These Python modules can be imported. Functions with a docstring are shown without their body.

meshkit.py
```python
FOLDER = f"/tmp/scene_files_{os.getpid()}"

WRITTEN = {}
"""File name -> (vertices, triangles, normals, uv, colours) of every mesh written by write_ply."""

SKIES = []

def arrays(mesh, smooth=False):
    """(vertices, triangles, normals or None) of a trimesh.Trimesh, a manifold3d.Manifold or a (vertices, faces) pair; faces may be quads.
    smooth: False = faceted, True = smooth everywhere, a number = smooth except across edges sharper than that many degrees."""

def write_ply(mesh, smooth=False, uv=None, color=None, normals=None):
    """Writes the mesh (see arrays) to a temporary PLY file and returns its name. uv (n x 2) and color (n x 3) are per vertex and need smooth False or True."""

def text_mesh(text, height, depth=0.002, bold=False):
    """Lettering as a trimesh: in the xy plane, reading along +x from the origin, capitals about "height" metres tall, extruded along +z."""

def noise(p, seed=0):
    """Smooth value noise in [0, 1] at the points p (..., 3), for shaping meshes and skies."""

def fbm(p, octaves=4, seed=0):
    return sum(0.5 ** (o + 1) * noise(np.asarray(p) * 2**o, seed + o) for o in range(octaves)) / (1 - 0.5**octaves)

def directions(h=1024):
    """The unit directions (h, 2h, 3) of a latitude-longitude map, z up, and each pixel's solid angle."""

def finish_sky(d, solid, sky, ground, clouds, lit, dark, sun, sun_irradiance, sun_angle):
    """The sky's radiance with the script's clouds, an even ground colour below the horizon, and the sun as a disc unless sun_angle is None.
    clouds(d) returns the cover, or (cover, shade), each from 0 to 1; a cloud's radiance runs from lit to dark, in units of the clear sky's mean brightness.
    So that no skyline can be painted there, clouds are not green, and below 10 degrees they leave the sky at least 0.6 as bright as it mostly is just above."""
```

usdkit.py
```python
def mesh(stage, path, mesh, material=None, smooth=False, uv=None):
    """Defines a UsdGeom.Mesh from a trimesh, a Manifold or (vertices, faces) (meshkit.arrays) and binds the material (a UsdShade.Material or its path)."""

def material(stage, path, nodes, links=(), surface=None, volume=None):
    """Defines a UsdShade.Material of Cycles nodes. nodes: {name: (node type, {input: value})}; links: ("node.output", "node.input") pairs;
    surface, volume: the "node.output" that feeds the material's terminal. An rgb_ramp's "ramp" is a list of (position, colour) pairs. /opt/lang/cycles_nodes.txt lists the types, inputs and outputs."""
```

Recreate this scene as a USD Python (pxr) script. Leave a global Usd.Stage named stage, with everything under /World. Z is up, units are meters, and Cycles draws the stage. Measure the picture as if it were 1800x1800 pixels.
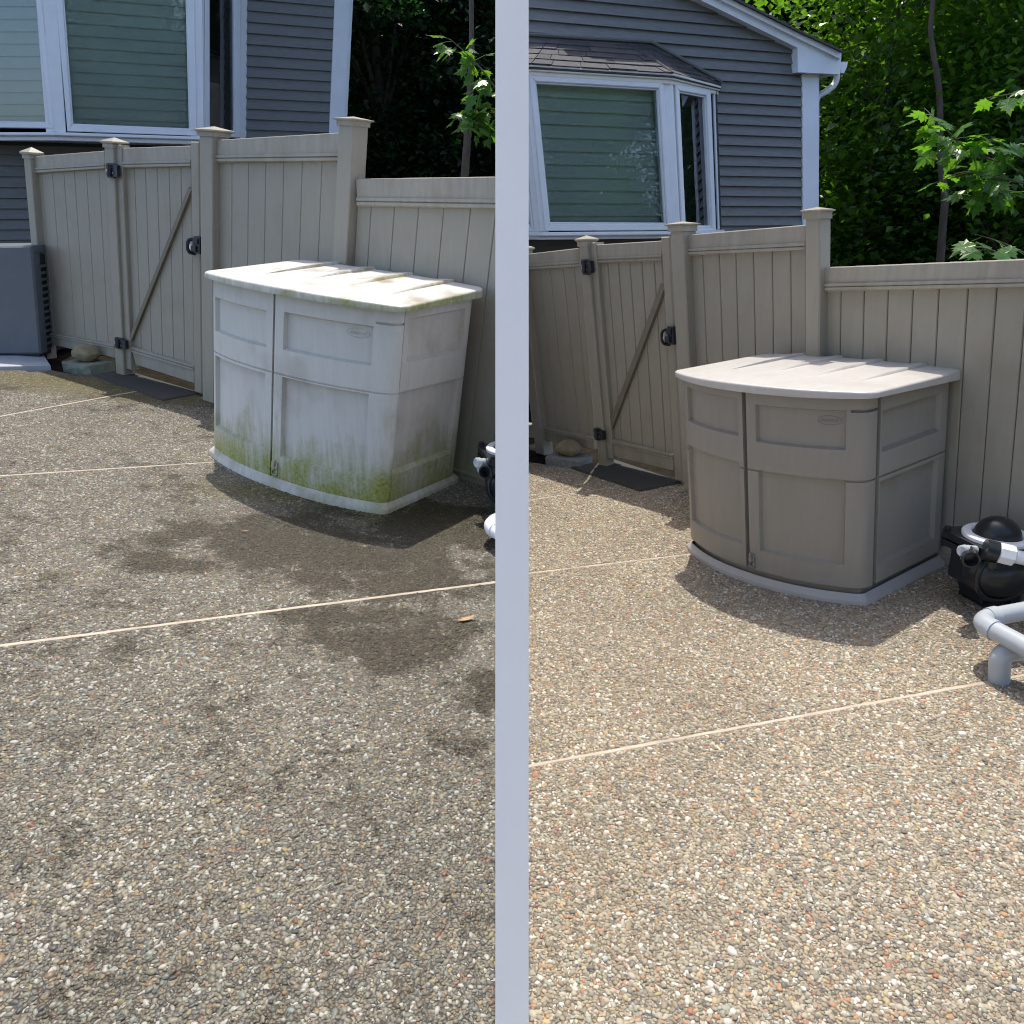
import math, random
import numpy as np, trimesh, usdkit, meshkit
from shapely.geometry import Polygon, LineString, Point
from shapely.ops import unary_union
from pxr import Usd, UsdGeom, UsdLux, UsdShade, Gf, Sdf, Vt

stage = Usd.Stage.CreateInMemory()
UsdGeom.SetStageUpAxis(stage, 'Z'); UsdGeom.SetStageMetersPerUnit(stage, 1.0)
UsdGeom.Xform.Define(stage, '/World'); UsdGeom.Scope.Define(stage, '/World/Looks')
rng = np.random.default_rng(7)

# ------------------------------------------------------------------ camera, sky, sun, exposure
F, HOR, CH, K = 1400.0, 378.0, 1.6, 0.09      # focal length (pixels of an 1800 px picture), horizon row, eye height, fall of both patios to the middle
EXPOSURE = 0.95
SUN_ELEV, SUN_AZ = math.radians(70.0), 0.0
SKY, SUN = 0.15, 0.62
TH = math.atan((900 - HOR) / F); c_, s_ = math.cos(TH), math.sin(TH)
CAM = np.array([0, 0, CH])
cam = UsdGeom.Camera.Define(stage, '/World/camera')
cam.CreateFocalLengthAttr(28.0); cam.CreateHorizontalApertureAttr(28.0 * 1800 / F); cam.CreateVerticalApertureAttr(28.0 * 1800 / F)
cam.CreateClippingRangeAttr((0.05, 5000.0)); cam.CreateExposureAttr(EXPOSURE)
cam.AddTranslateOp().Set(Gf.Vec3d(0, 0, CH)); cam.AddRotateXOp().Set(90 - math.degrees(TH))
sun_dir = np.array([math.sin(SUN_AZ) * math.cos(SUN_ELEV), math.cos(SUN_AZ) * math.cos(SUN_ELEV), math.sin(SUN_ELEV)])
dome = UsdLux.DomeLight.Define(stage, '/World/sky'); dome.CreateIntensityAttr(1.0)
dome.GetPrim().SetCustomDataByKey('kind', 'structure'); dome.GetPrim().SetCustomDataByKey('label', 'clear blue summer sky'); dome.GetPrim().SetCustomDataByKey('category', 'sky')
skymat = usdkit.material(stage, '/World/Looks/sky_material', {'sky': ('sky_texture', {'sky_type': 'single_scattering', 'sun_disc': False, 'sun_elevation': SUN_ELEV, 'sun_rotation': SUN_AZ, 'aerosol_density': 2.5, 'air_density': 0.8}),
    'bg': ('background_shader', {'strength': SKY})}, [('sky.color', 'bg.color')], surface='bg.background')
UsdShade.MaterialBindingAPI.Apply(dome.GetPrim()).Bind(skymat)
sun = UsdLux.DistantLight.Define(stage, '/World/sun'); sun.CreateIntensityAttr(SUN); sun.CreateAngleAttr(0.53); sun.CreateNormalizeAttr(True); sun.CreateColorAttr(Gf.Vec3f(1.0, 0.945, 0.84))
sun.AddRotateXYZOp().Set(Gf.Vec3f(-(90 - math.degrees(SUN_ELEV)), 0, -math.degrees(SUN_AZ)))

# ------------------------------------------------------------------ measuring: picture points to points of the place
def ray(x, y):
    a, b = (x - 900) / F, (y - 900) / F
    return np.array([a, c_ - b * s_, -s_ - b * c_])
def gz(X): return K * np.abs(X)
def ground(x, y, z=0.0):
    r = ray(x, y); sg = -1 if x < 900 else 1
    return CAM + r * ((CH - z) / (K * sg * r[0] - r[2]))
def px(P):
    q = np.asarray(P, float) - CAM; Z = q[..., 1] * c_ - q[..., 2] * s_; Y = -q[..., 1] * s_ - q[..., 2] * c_
    return 900 + F * q[..., 0] / Z, 900 + F * Y / Z
def at_depth(x, y, Y):
    r = ray(x, y); return CAM + r * (Y / r[1])
def unit(v): return np.asarray(v, float) / np.linalg.norm(v)
UPL = ray(400, 4400); UPL = UPL / UPL[2]
UPR = ray(1420, 4900); UPR = UPR / UPR[2]

class Frame:
    """A local frame: u to the right, y away from the eye, z up (posts of a yard stand along v)."""
    def __init__(s, O, ax, ay, v): s.O, s.ax, s.ay, s.v = (np.array(k, float) for k in (O, ax, ay, v))
    def P(s, u, y, z): return s.O + np.multiply.outer(np.asarray(u, float), s.ax) + np.multiply.outer(np.asarray(y, float), s.ay) + np.multiply.outer(np.asarray(z, float), s.v)
    def M(s, m): m = np.asarray(m, float); return s.O + m[:, :1] * s.ax + m[:, 1:2] * s.ay + m[:, 2:3] * s.v
    def uz(s, x, y, off=0.0): return np.linalg.solve(np.stack([s.ax, s.v, -ray(x, y)], 1), CAM - s.O - s.ay * off)[:2]
    def yz(s, x, y, u): return np.linalg.solve(np.stack([s.ay, s.v, -ray(x, y)], 1), CAM - s.O - s.ax * u)[:2]
    def at(s, x, y, off=0.0): u, z = s.uz(x, y, off); return s.P(u, off, z)
def wall_frame(A, B, v):
    a, b = ground(*A), ground(*B); d = unit(b - a); n = unit([-d[1], d[0], 0]); n = n if n[1] > 0 else -n
    return Frame(a, d, n, v)

# ------------------------------------------------------------------ scene helpers
_names = {}
def numbered(parent, name):
    k = (parent, name); n = _names.get(k, 0); _names[k] = n + 1
    return f'{parent}/{name}' if n == 0 else f'{parent}/{name}_{n:03d}'
def keys(prim, label=None, cat=None, group=None, kind=None):
    for k, v in (('label', label), ('category', cat), ('group', group), ('kind', kind)):
        if v: prim.SetCustomDataByKey(k, v)
ORIGIN = {}
def thing(name, loc, label, cat, group=None, kind=None):
    p = numbered('/World', name); x = UsdGeom.Xform.Define(stage, p); x.AddTranslateOp().Set(Gf.Vec3d(*map(float, loc)))
    keys(x.GetPrim(), label, cat, group, kind); ORIGIN[p] = np.array(loc, float); return p
def arr(m, smooth=False):
    if hasattr(m, 'vertices'): return np.asarray(m.vertices, float), np.asarray(m.faces, int)
    v, f = np.asarray(m[0], float), np.asarray(m[1], int)
    if f.shape[1] == 4: f = np.vstack([f[:, [0, 1, 2]], f[:, [0, 2, 3]]])
    return v, f
def join(ms):
    vs, fs, n = [], [], 0
    for m in ms:
        v, f = arr(m); vs.append(v); fs.append(f + n); n += len(v)
    return np.vstack(vs), np.vstack(fs)
CLIP = []
def obj(name, mesh, mat, parent='/World', smooth=False, label=None, cat=None, group=None, kind=None):
    """mesh in world metres; stored relative to its thing's base"""
    v, f = arr(mesh)
    if CLIP and (CLIP[0] * (v[:, 0] - CLIP[1])).min() < 0:      # a thing that ends at the dividing wall
        if (CLIP[0] * (v[:, 0] - CLIP[1])).max() < .01: return parent
        tm = trimesh.intersections.slice_mesh_plane(trimesh.Trimesh(v, f, process=False), [CLIP[0], 0, 0], [CLIP[1], 0, 0]); v, f = np.array(tm.vertices), np.array(tm.faces)
    base = parent
    while base not in ORIGIN and base != '/World': base = base.rsplit('/', 1)[0]
    p = numbered(parent, name)
    if base == '/World':
        o = v.mean(0); o[2] = v[:, 2].min(); ORIGIN[p] = o
    else: o = ORIGIN[base]
    m = usdkit.mesh(stage, p, trimesh.Trimesh(v - o, f, process=False), mat, smooth=smooth)
    if base == '/World': UsdGeom.Xformable(m).AddTranslateOp().Set(Gf.Vec3d(*map(float, o)))
    keys(m.GetPrim(), label, cat, group, kind)
    return p
def copy_of(src, name, loc, rotz, scale, label, cat, group=None):
    p = numbered('/World', name); x = UsdGeom.Xform.Define(stage, p)
    x.AddTranslateOp().Set(Gf.Vec3d(*map(float, loc))); x.AddRotateZOp().Set(float(rotz)); x.AddScaleOp().Set(Gf.Vec3f(*([float(scale)] * 3 if np.ndim(scale) == 0 else map(float, scale))))
    x.GetPrim().GetReferences().AddInternalReference(src); x.GetPrim().SetInstanceable(True)
    for k in ('label', 'category', 'group', 'kind'): x.GetPrim().ClearCustomDataByKey(k)
    keys(x.GetPrim(), label, cat, group); ORIGIN[p] = np.array(loc, float); return p
def hull(P): 
    h = trimesh.convex.convex_hull(np.asarray(P, float)); return h.vertices, h.faces
def board(fr, quad, o0, o1, bev=0.003):
    """A bevelled board on a frame: quad of four (u, z), from o0 to o1 metres proud of the frame's plane."""
    q = np.array(quad, float); m = q.mean(0); i = q + np.sign(m - q) * bev
    P = [fr.P(u, -o0, z) for u, z in q] + [fr.P(u, -(o1 - bev), z) for u, z in q] + [fr.P(u, -o1, z) for u, z in i]
    return hull(P)
def box(fr, u0, u1, z0, z1, o0, o1, bev=0.003): return board(fr, [(u0, z0), (u1, z0), (u1, z1), (u0, z1)], o0, o1, bev)
def tube(path, r, n=10, closed=True):
    path = np.asarray(path, float); r = np.broadcast_to(r, len(path)); t = np.gradient(path, axis=0); t /= np.linalg.norm(t, axis=1)[:, None]
    ref = np.array([0, 0, 1.0]) if abs(t[0][2]) < 0.9 else np.array([0, 1.0, 0]); V = []
    for p, d, k in zip(path, t, r):
        a = unit(np.cross(d, ref)); b = np.cross(d, a); ref = np.cross(a, d) if abs(np.dot(np.cross(a, d), ref)) > 0.2 else ref
        g = np.arange(n) / n * 2 * np.pi; V.append(p + k * (np.cos(g)[:, None] * a + np.sin(g)[:, None] * b))
    V = np.vstack(V + [path[:1], path[-1:]]); L = len(path); Fc = []
    for i in range(L - 1):
        for j in range(n):
            a, b, c, d = i * n + j, i * n + (j + 1) % n, (i + 1) * n + (j + 1) % n, (i + 1) * n + j
            Fc += [[a, b, c], [a, c, d]]
    for j in range(n):
        Fc += [[L * n, (j + 1) % n, j], [L * n + 1, (L - 1) * n + j, (L - 1) * n + (j + 1) % n]]
    m = trimesh.Trimesh(V, np.array(Fc), process=False); m.fix_normals(); return m.vertices, m.faces
def grid_mesh(V):
    n, m = V.shape[:2]; i = np.arange(n * m).reshape(n, m); return V.reshape(-1, 3), np.stack([i[:-1, :-1], i[:-1, 1:], i[1:, 1:], i[1:, :-1]], -1).reshape(-1, 4)
def bend(P, r=0.05, n=6):
    """round the corners of a polyline"""
    P = [np.array(p, float) for p in P]; out = [P[0]]
    for a, b, c in zip(P, P[1:], P[2:]):
        k = min(r, np.linalg.norm(a - b) * .45, np.linalg.norm(c - b) * .45); p, q = b + unit(a - b) * k, b + unit(c - b) * k
        out += [(1 - t) ** 2 * p + 2 * t * (1 - t) * b + t * t * q for t in np.linspace(0, 1, n)]
    return np.array(out + [P[-1]])
def extrude_poly(fr, poly, o0, o1):
    """polygon of (u, z) extruded from o0 to o1 (metres proud)"""
    m = trimesh.creation.extrude_polygon(Polygon(poly).buffer(0), o1 - o0, engine='earcut')
    v = m.vertices; m2 = trimesh.Trimesh(fr.P(0, 0, 0) + v[:, :1] * fr.ax + v[:, 1:2] * fr.v - (o0 + v[:, 2:3]) * fr.ay, m.faces, process=False); m2.fix_normals()
    return m2.vertices, m2.faces

# ------------------------------------------------------------------ materials
def mat(name, nodes, links, surface='p.BSDF'): return usdkit.material(stage, f'/World/Looks/{name}', nodes, links, surface=surface)
def plain(name, col, rough=0.5, var=0.12, scale=6.0, bump=0.0, bscale=200.0, spec=0.5, stretch=(1, 1, 1), metallic=0.0):
    """colour with a soft mottling and an optional fine relief"""
    col = np.array(col, float)
    n = {'tc': ('texture_coordinate', {}), 'mp': ('mapping', {'scale': stretch}), 'n': ('noise_texture', {'scale': scale, 'detail': 5.0, 'roughness': 0.6}),
         'r': ('rgb_ramp', {'ramp': [(0.25, col * (1 - var)), (0.75, np.minimum(col * (1 + var), 0.95))]}),
         'p': ('principled_bsdf', {'roughness': rough, 'specular_ior_level': spec, 'metallic': metallic})}
    l = [('tc.object', 'mp.vector'), ('mp.vector', 'n.vector'), ('n.fac', 'r.fac'), ('r.color', 'p.base_color')]
    if bump:
        n['bn'] = ('noise_texture', {'scale': bscale, 'detail': 3.0}); n['b'] = ('bump', {'strength': bump, 'distance': 0.002})
        l += [('mp.vector', 'bn.vector'), ('bn.fac', 'b.height'), ('b.normal', 'p.normal')]
    return mat(name, n, l)

def dirty_plastic(name, base, streak, algae, brown, zlo, zhi, rough=0.45, side=False):
    """plastic with algae rising from the base in streaks and along ledges; brown grime in patches"""
    n = {'tc': ('texture_coordinate', {}), 'sx': ('separate_xyz', {}), 'up': ('mapping', {'scale': (28, 28, 3.0)}), 'st': ('noise_texture', {'scale': 1.0, 'detail': 5.0, 'roughness': 0.65}),
         'big': ('noise_texture', {'scale': 4.5, 'detail': 4.0}), 'fine': ('noise_texture', {'scale': 60.0, 'detail': 3.0}),
         'zr': ('map_range', {'from_min': zlo, 'from_max': zhi, 'to_min': 1.0, 'to_max': -0.15}),
         'a1': ('math', {'math_type': 'multiply_add', 'value2': 1.4, 'value3': -0.75}), 'a2': ('math', {'math_type': 'add'}), 'a3': ('math', {'math_type': 'multiply_add', 'value2': 1.6, 'value3': -0.80}), 'a4': ('math', {'math_type': 'add'}),
         'am': ('map_range', {'from_min': 0.25, 'from_max': 1.2, 'to_min': 0.0, 'to_max': algae, 'clamp': True}),
         'br': ('map_range', {'from_min': 0.52, 'from_max': 0.72, 'to_min': 0.0, 'to_max': brown, 'clamp': True}),
         'sr': ('map_range', {'from_min': 0.35, 'from_max': 0.7, 'to_min': 0.0, 'to_max': streak, 'clamp': True}),
         'c0': ('mix', {'color1': base, 'color2': np.array(base) * 0.72}), 'c1': ('mix', {'color2': (0.235, 0.185, 0.125)}), 'gr': ('rgb_ramp', {'ramp': [(0.3, (0.19, 0.20, 0.035)), (0.7, (0.36, 0.37, 0.12))]}),
         'c2': ('mix', {}), 'b': ('bump', {'strength': 0.22, 'distance': 0.001}), 'p': ('principled_bsdf', {'roughness': rough, 'specular_ior_level': 0.4})}
    if side:
        n['gn'] = ('geometry', {}); n['gs'] = ('separate_xyz', {}); n['gm'] = ('map_range', {'from_min': 0.35, 'from_max': 0.8, 'to_min': 1.0, 'to_max': 0.0, 'clamp': True}); n['gp'] = ('math', {'math_type': 'multiply'})
    l = [('tc.object', 'sx.vector'), ('tc.object', 'up.vector'), ('up.vector', 'st.vector'), ('tc.object', 'big.vector'), ('tc.object', 'fine.vector'), ('sx.z', 'zr.value'),
         ('st.fac', 'a1.value1'), ('a1.value', 'a2.value1'), ('zr.result', 'a2.value2'), ('big.fac', 'a3.value1'), ('a2.value', 'a4.value1'), ('a3.value', 'a4.value2'), ('a4.value', 'am.value'),
         ('big.fac', 'br.value'), ('st.fac', 'sr.value'), ('sr.result', 'c0.fac'), ('c0.color', 'c1.color1'), ('br.result', 'c1.fac'), ('fine.fac', 'gr.fac'), ('c1.color', 'c2.color1'), ('gr.color', 'c2.color2')] + ([('gn.normal', 'gs.vector'), ('gs.z', 'gm.value'), ('gm.result', 'gp.value1'), ('am.result', 'gp.value2'), ('gp.value', 'c2.fac')] if side else [('am.result', 'c2.fac')]) + [
         ('c2.color', 'p.base_color'), ('fine.fac', 'b.height'), ('b.normal', 'p.normal')]
    return mat(name, n, l)

M = {}
M['shed_old'] = dirty_plastic('weathered_plastic', (0.58, 0.565, 0.51), 0.30, 1.0, 0.30, 0.05, 0.50)  # dirt is real; the pale base stands in for sunlight missing here
M['shed_old_side'] = dirty_plastic('weathered_side_plastic', (0.56, 0.52, 0.455), 0.40, 0.85, 0.35, 0.02, 0.40)  # pale for the missing sun like the front, slightly darker
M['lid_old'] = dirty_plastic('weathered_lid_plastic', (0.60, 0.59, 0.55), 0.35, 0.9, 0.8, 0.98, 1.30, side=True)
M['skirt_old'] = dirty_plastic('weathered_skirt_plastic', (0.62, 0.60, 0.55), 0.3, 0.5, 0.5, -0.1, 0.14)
M['shed_new'] = dirty_plastic('clean_taupe_plastic', (0.275, 0.256, 0.220), 0.28, 0.0, 0.14, 0.0, 0.2, 0.38)
M['lid_new'] = dirty_plastic('clean_lid_plastic', (0.50, 0.48, 0.45), 0.3, 0.0, 0.14, 0.0, 0.2, 0.32)
M['skirt_new'] = dirty_plastic('clean_skirt_plastic', (0.40, 0.39, 0.38), 0.2, 0.0, 0.05, 0.0, 0.2, 0.35)
M['vinyl'] = dirty_plastic('tan_vinyl', (0.315, 0.288, 0.226), 0.28, 0.26, 0.28, -0.15, 0.30, 0.42)
M['vinyl_rail'] = dirty_plastic('tan_vinyl_rail', (0.345, 0.316, 0.250), 0.70, 0.25, 0.55, -0.15, 0.30, 0.42)
M['brace'] = plain('brown_brace', (0.17, 0.145, 0.105), 0.5, 0.2, 8)
M['siding'] = plain('grey_siding', (0.148, 0.150, 0.147), 0.55, 0.20, 9.0, 0.25, 60, stretch=(1, 1, 8))
M['trim'] = plain('white_trim', (0.70, 0.73, 0.76), 0.4, 0.05, 5)
M['crown'] = plain('cream_moulding', (0.70, 0.68, 0.60), 0.4, 0.06, 5)
M['wall_white'] = plain('white_wall_paint', (0.90, 0.88, 0.85), 0.6, 0.02, 5)
M['blind'] = plain('pale_blind', (0.72, 0.85, 0.86), 0.7, 0.05, 5)
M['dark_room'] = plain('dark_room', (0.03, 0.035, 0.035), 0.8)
M['shingle'] = plain('dark_shingle', (0.060, 0.058, 0.064), 0.85, 0.35, 25, 0.8, 260)
M['shingle_b'] = plain('dark_shingle_b', (0.045, 0.045, 0.052), 0.85, 0.35, 25, 0.8, 260)
M['shingle_c'] = plain('dark_shingle_c', (0.080, 0.074, 0.074), 0.85, 0.35, 25, 0.8, 260)
M['black'] = plain('black_plastic', (0.013, 0.014, 0.016), 0.28, 0.1, 8)
M['hinge'] = plain('black_hinge', (0.012, 0.014, 0.020), 0.35, 0.1, 8)
M['screw'] = plain('steel_screw', (0.6, 0.6, 0.6), 0.25, 0.05, 8, metallic=1.0)
M['pvc_white'] = plain('white_pvc', (0.78, 0.79, 0.80), 0.3, 0.03, 8)
M['pvc_grey'] = plain('grey_pvc', (0.36, 0.39, 0.42), 0.32, 0.04, 8)
M['ac'] = plain('grey_metal_case', (0.12, 0.135, 0.15), 0.5, 0.08, 8)
M['ac_dark'] = plain('dark_grille', (0.02, 0.025, 0.03), 0.6, 0.1, 8)
M['pad'] = plain('pale_pad', (0.34, 0.37, 0.40), 0.7, 0.1, 8)
M['soil'] = plain('dark_soil', (0.022, 0.019, 0.015), 1.0, 0.5, 14, 0.4, 60, spec=0.0)
M['stone'] = plain('field_stone', (0.23, 0.195, 0.115), 0.85, 0.35, 14, 0.8, 70)
M['block'] = plain('mossy_block', (0.17, 0.19, 0.145), 0.9, 0.3, 16, 0.9, 120)
M['block_b'] = plain('granite_block', (0.20, 0.205, 0.20), 0.9, 0.3, 60, 0.9, 160)
M['mat'] = plain('dark_mat', (0.050, 0.050, 0.043), 0.95, 0.45, 90, 1.0, 500)
M['joint'] = plain('joint_sealant', (0.42, 0.35, 0.275), 0.75, 0.28, 9)
M['bark'] = plain('bark', (0.105, 0.080, 0.060), 0.9, 0.35, 6, 1.0, 30, stretch=(4, 4, .8))
M['dry_leaf'] = plain('dry_leaf', (0.42, 0.27, 0.12), 0.7, 0.25, 40)
M['clear'] = mat('clear_plastic', {'t': ('transparent_bsdf', {'color': (0.85, 0.9, 0.92)}), 'g': ('principled_bsdf', {'base_color': (0.7, 0.74, 0.76), 'roughness': 0.12}), 'm': ('mix_closure', {'fac': 0.5})}, [('t.BSDF', 'm.closure1'), ('g.BSDF', 'm.closure2')], 'm.closure')
M['glass'] = mat('window_glass', {'t': ('transparent_bsdf', {'color': (0.93, 0.97, 0.95)}), 'g': ('glossy_bsdf', {'color': (0.95, 0.97, 1), 'roughness': 0.004}), 'nz': ('noise_texture', {'scale': 2.2, 'detail': 1.0}), 'tc': ('texture_coordinate', {}),
    'b': ('bump', {'strength': 0.12, 'distance': 0.01}), 'f': ('fresnel', {'IOR': 1.9}), 'm': ('mix_closure', {})},
    [('tc.object', 'nz.vector'), ('nz.fac', 'b.height'), ('b.normal', 'g.normal'), ('f.fac', 'm.fac'), ('t.BSDF', 'm.closure1'), ('g.BSDF', 'm.closure2')], 'm.closure')
def leaf_mat(name, a, b, tr, gloss=0.35):
    return mat(name, {'g': ('geometry', {}), 'r': ('rgb_ramp', {'ramp': [(0.0, a), (1.0, b)]}), 'k': ('mix', {'mix_type': 'multiply', 'fac': 1.0, 'color2': tr}), 'd': ('principled_bsdf', {'roughness': gloss, 'specular_ior_level': 0.5}), 't': ('translucent_bsdf', {}), 'm': ('mix_closure', {'fac': 0.5})},
        [('g.random_per_island', 'r.fac'), ('r.color', 'd.base_color'), ('r.color', 'k.color1'), ('k.color', 't.color'), ('d.BSDF', 'm.closure1'), ('t.BSDF', 'm.closure2')], 'm.closure')
M['leaf'] = leaf_mat('forest_leaf', (0.035, 0.085, 0.018), (0.095, 0.190, 0.032), (3.0, 3.0, 1.0))
M['leaf_dark'] = leaf_mat('dark_forest_leaf', (0.016, 0.048, 0.020), (0.045, 0.100, 0.030), (2.0, 2.2, 1.0), 0.5)  # shaded copy of the forest leaf, darkness put into its colour
M['leaf_lit'] = leaf_mat('young_leaf', (0.050, 0.120, 0.018), (0.120, 0.230, 0.034), (3.2, 3.0, 1.0))  # sunlit copy of the forest leaf, brightness put into its colour
M['maple'] = leaf_mat('maple_leaf', (0.060, 0.150, 0.025), (0.105, 0.225, 0.035), (3.0, 2.8, 1.0), 0.3)

# exposed aggregate: pebble colours, left ones darkened for grime and shade, and the left stains
STAINS = [(560, 965, 1.0, .48), (770, 930, .62, .42), (690, 1130, .46, .22), (600, 1088, .55, .13), (850, 1205, .16, .18), (320, 990, .34, .14), (700, 1020, .5, .2)]
MOSS = [(130, 672, 1.3, .5), (720, 905, .75, .32), (470, 866, .5, .2), (300, 700, .7, .3)]
def stain_nodes(n, l, src, old):
    """multiply the colour by dark damp patches (left patio only)"""
    n['pg'] = ('geometry', {}); n['pn'] = ('noise_texture', {'scale': 1.3, 'detail': 5.0, 'roughness': 0.6}); n['pr'] = ('rgb_ramp', {'ramp': [(0.3, (0.80, 0.79, 0.77)), (0.7, (1.08, 1.08, 1.06))]}); n['pm'] = ('mix', {'mix_type': 'multiply', 'fac': 1.0})
    l += [('pg.position', 'pn.vector'), ('pn.fac', 'pr.fac'), (src, 'pm.color1'), ('pr.color', 'pm.color2')]; src = 'pm.color'
    if not old: return src
    for i, (x, y, rx, ry) in enumerate(MOSS):
        P = ground(x, y)
        n[f'qp{i}'] = ('mapping', {'mapping_type': 'point', 'location': (-P[0] / rx, -P[1] / ry, 0), 'scale': (1 / rx, 1 / ry, 0)}); n[f'ql{i}'] = ('vector_math', {'math_type': 'length'}); n[f'qr{i}'] = ('map_range', {'from_min': 1.2, 'from_max': 0.2, 'to_min': 0, 'to_max': 0.9, 'clamp': True})
        n[f'qm{i}'] = ('mix', {'mix_type': 'multiply', 'color2': (0.80, 0.78, 0.36)}); l += [('pg.position', f'qp{i}.vector'), (f'qp{i}.vector', f'ql{i}.vector1'), (f'ql{i}.value', f'qr{i}.value'), (f'qr{i}.result', f'qm{i}.fac'), (src, f'qm{i}.color1')]; src = f'qm{i}.color'
    n['geo'] = ('geometry', {}); n['wn'] = ('noise_texture', {'scale': 3.2, 'detail': 9.0, 'roughness': 0.78}); l += [('geo.position', 'wn.vector')]
    prev = None
    for i, (x, y, rx, ry) in enumerate(STAINS):
        P = ground(x, y); s = np.linalg.norm(P - CAM) / F
        rw = rx; rh = ry
        n[f'mp{i}'] = ('mapping', {'mapping_type': 'point', 'location': (-P[0] / rw, -P[1] / rh, 0), 'scale': (1 / rw, 1 / rh, 0)})
        n[f'ln{i}'] = ('vector_math', {'math_type': 'length'}); n[f'mr{i}'] = ('map_range', {'from_min': 1.25, 'from_max': 0.15, 'to_min': 0, 'to_max': 1, 'clamp': True})
        l += [('geo.position', f'mp{i}.vector'), (f'mp{i}.vector', f'ln{i}.vector1'), (f'ln{i}.value', f'mr{i}.value')]
        if prev is None: prev = f'mr{i}.result'
        else:
            n[f'mx{i}'] = ('math', {'math_type': 'maximum'}); l += [(prev, f'mx{i}.value1'), (f'mr{i}.result', f'mx{i}.value2')]; prev = f'mx{i}.value'
    n['sa'] = ('math', {'math_type': 'multiply_add', 'value2': 4.2, 'value3': -2.0}); n['sb'] = ('math', {'math_type': 'add'}); n['sc'] = ('map_range', {'from_min': 0.22, 'from_max': 0.66, 'to_min': 0, 'to_max': 0.95, 'clamp': True})
    n['sm'] = ('mix', {'mix_type': 'multiply', 'color2': (0.25, 0.215, 0.13)})
    l += [('wn.fac', 'sa.value1'), ('sa.value', 'sb.value1'), (prev, 'sb.value2'), ('sb.value', 'sc.value'), ('sc.result', 'sm.fac'), (src, 'sm.color1')]
    return 'sm.color'
PEB_OLD = [(0.00, (0.113, 0.098, 0.074)), (.16, (0.139, 0.122, 0.088)), (.30, (0.167, 0.147, 0.109)), (.42, (0.116, 0.112, 0.097)), (.52, (0.192, 0.176, 0.137)), (.62, (0.068, 0.066, 0.061)), (.68, (0.232, 0.208, 0.149)), (.76, (0.167, 0.176, 0.146)), (.81, (0.218, 0.144, 0.079)), (.845, (0.257, 0.208, 0.106)), (.875, (0.373, 0.361, 0.313)), (.97, (0.192, 0.097, 0.064)), (.985, (0.232, 0.265, 0.246))]  # grimy pebbles, darkened further to stand in for tree shade
PEB_NEW = [(0.00, (0.218, 0.183, 0.131)), (.14, (0.268, 0.225, 0.159)), (.30, (0.317, 0.267, 0.190)), (.44, (0.212, 0.186, 0.148)), (.53, (0.373, 0.321, 0.234)), (.64, (0.137, 0.127, 0.113)), (.69, (0.402, 0.354, 0.270)), (.77, (0.282, 0.285, 0.227)), (.81, (0.373, 0.215, 0.120)), (.865, (0.402, 0.321, 0.169)), (.895, (0.543, 0.509, 0.447)), (.975, (0.332, 0.151, 0.098)), (.988, (0.345, 0.377, 0.354))]
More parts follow.
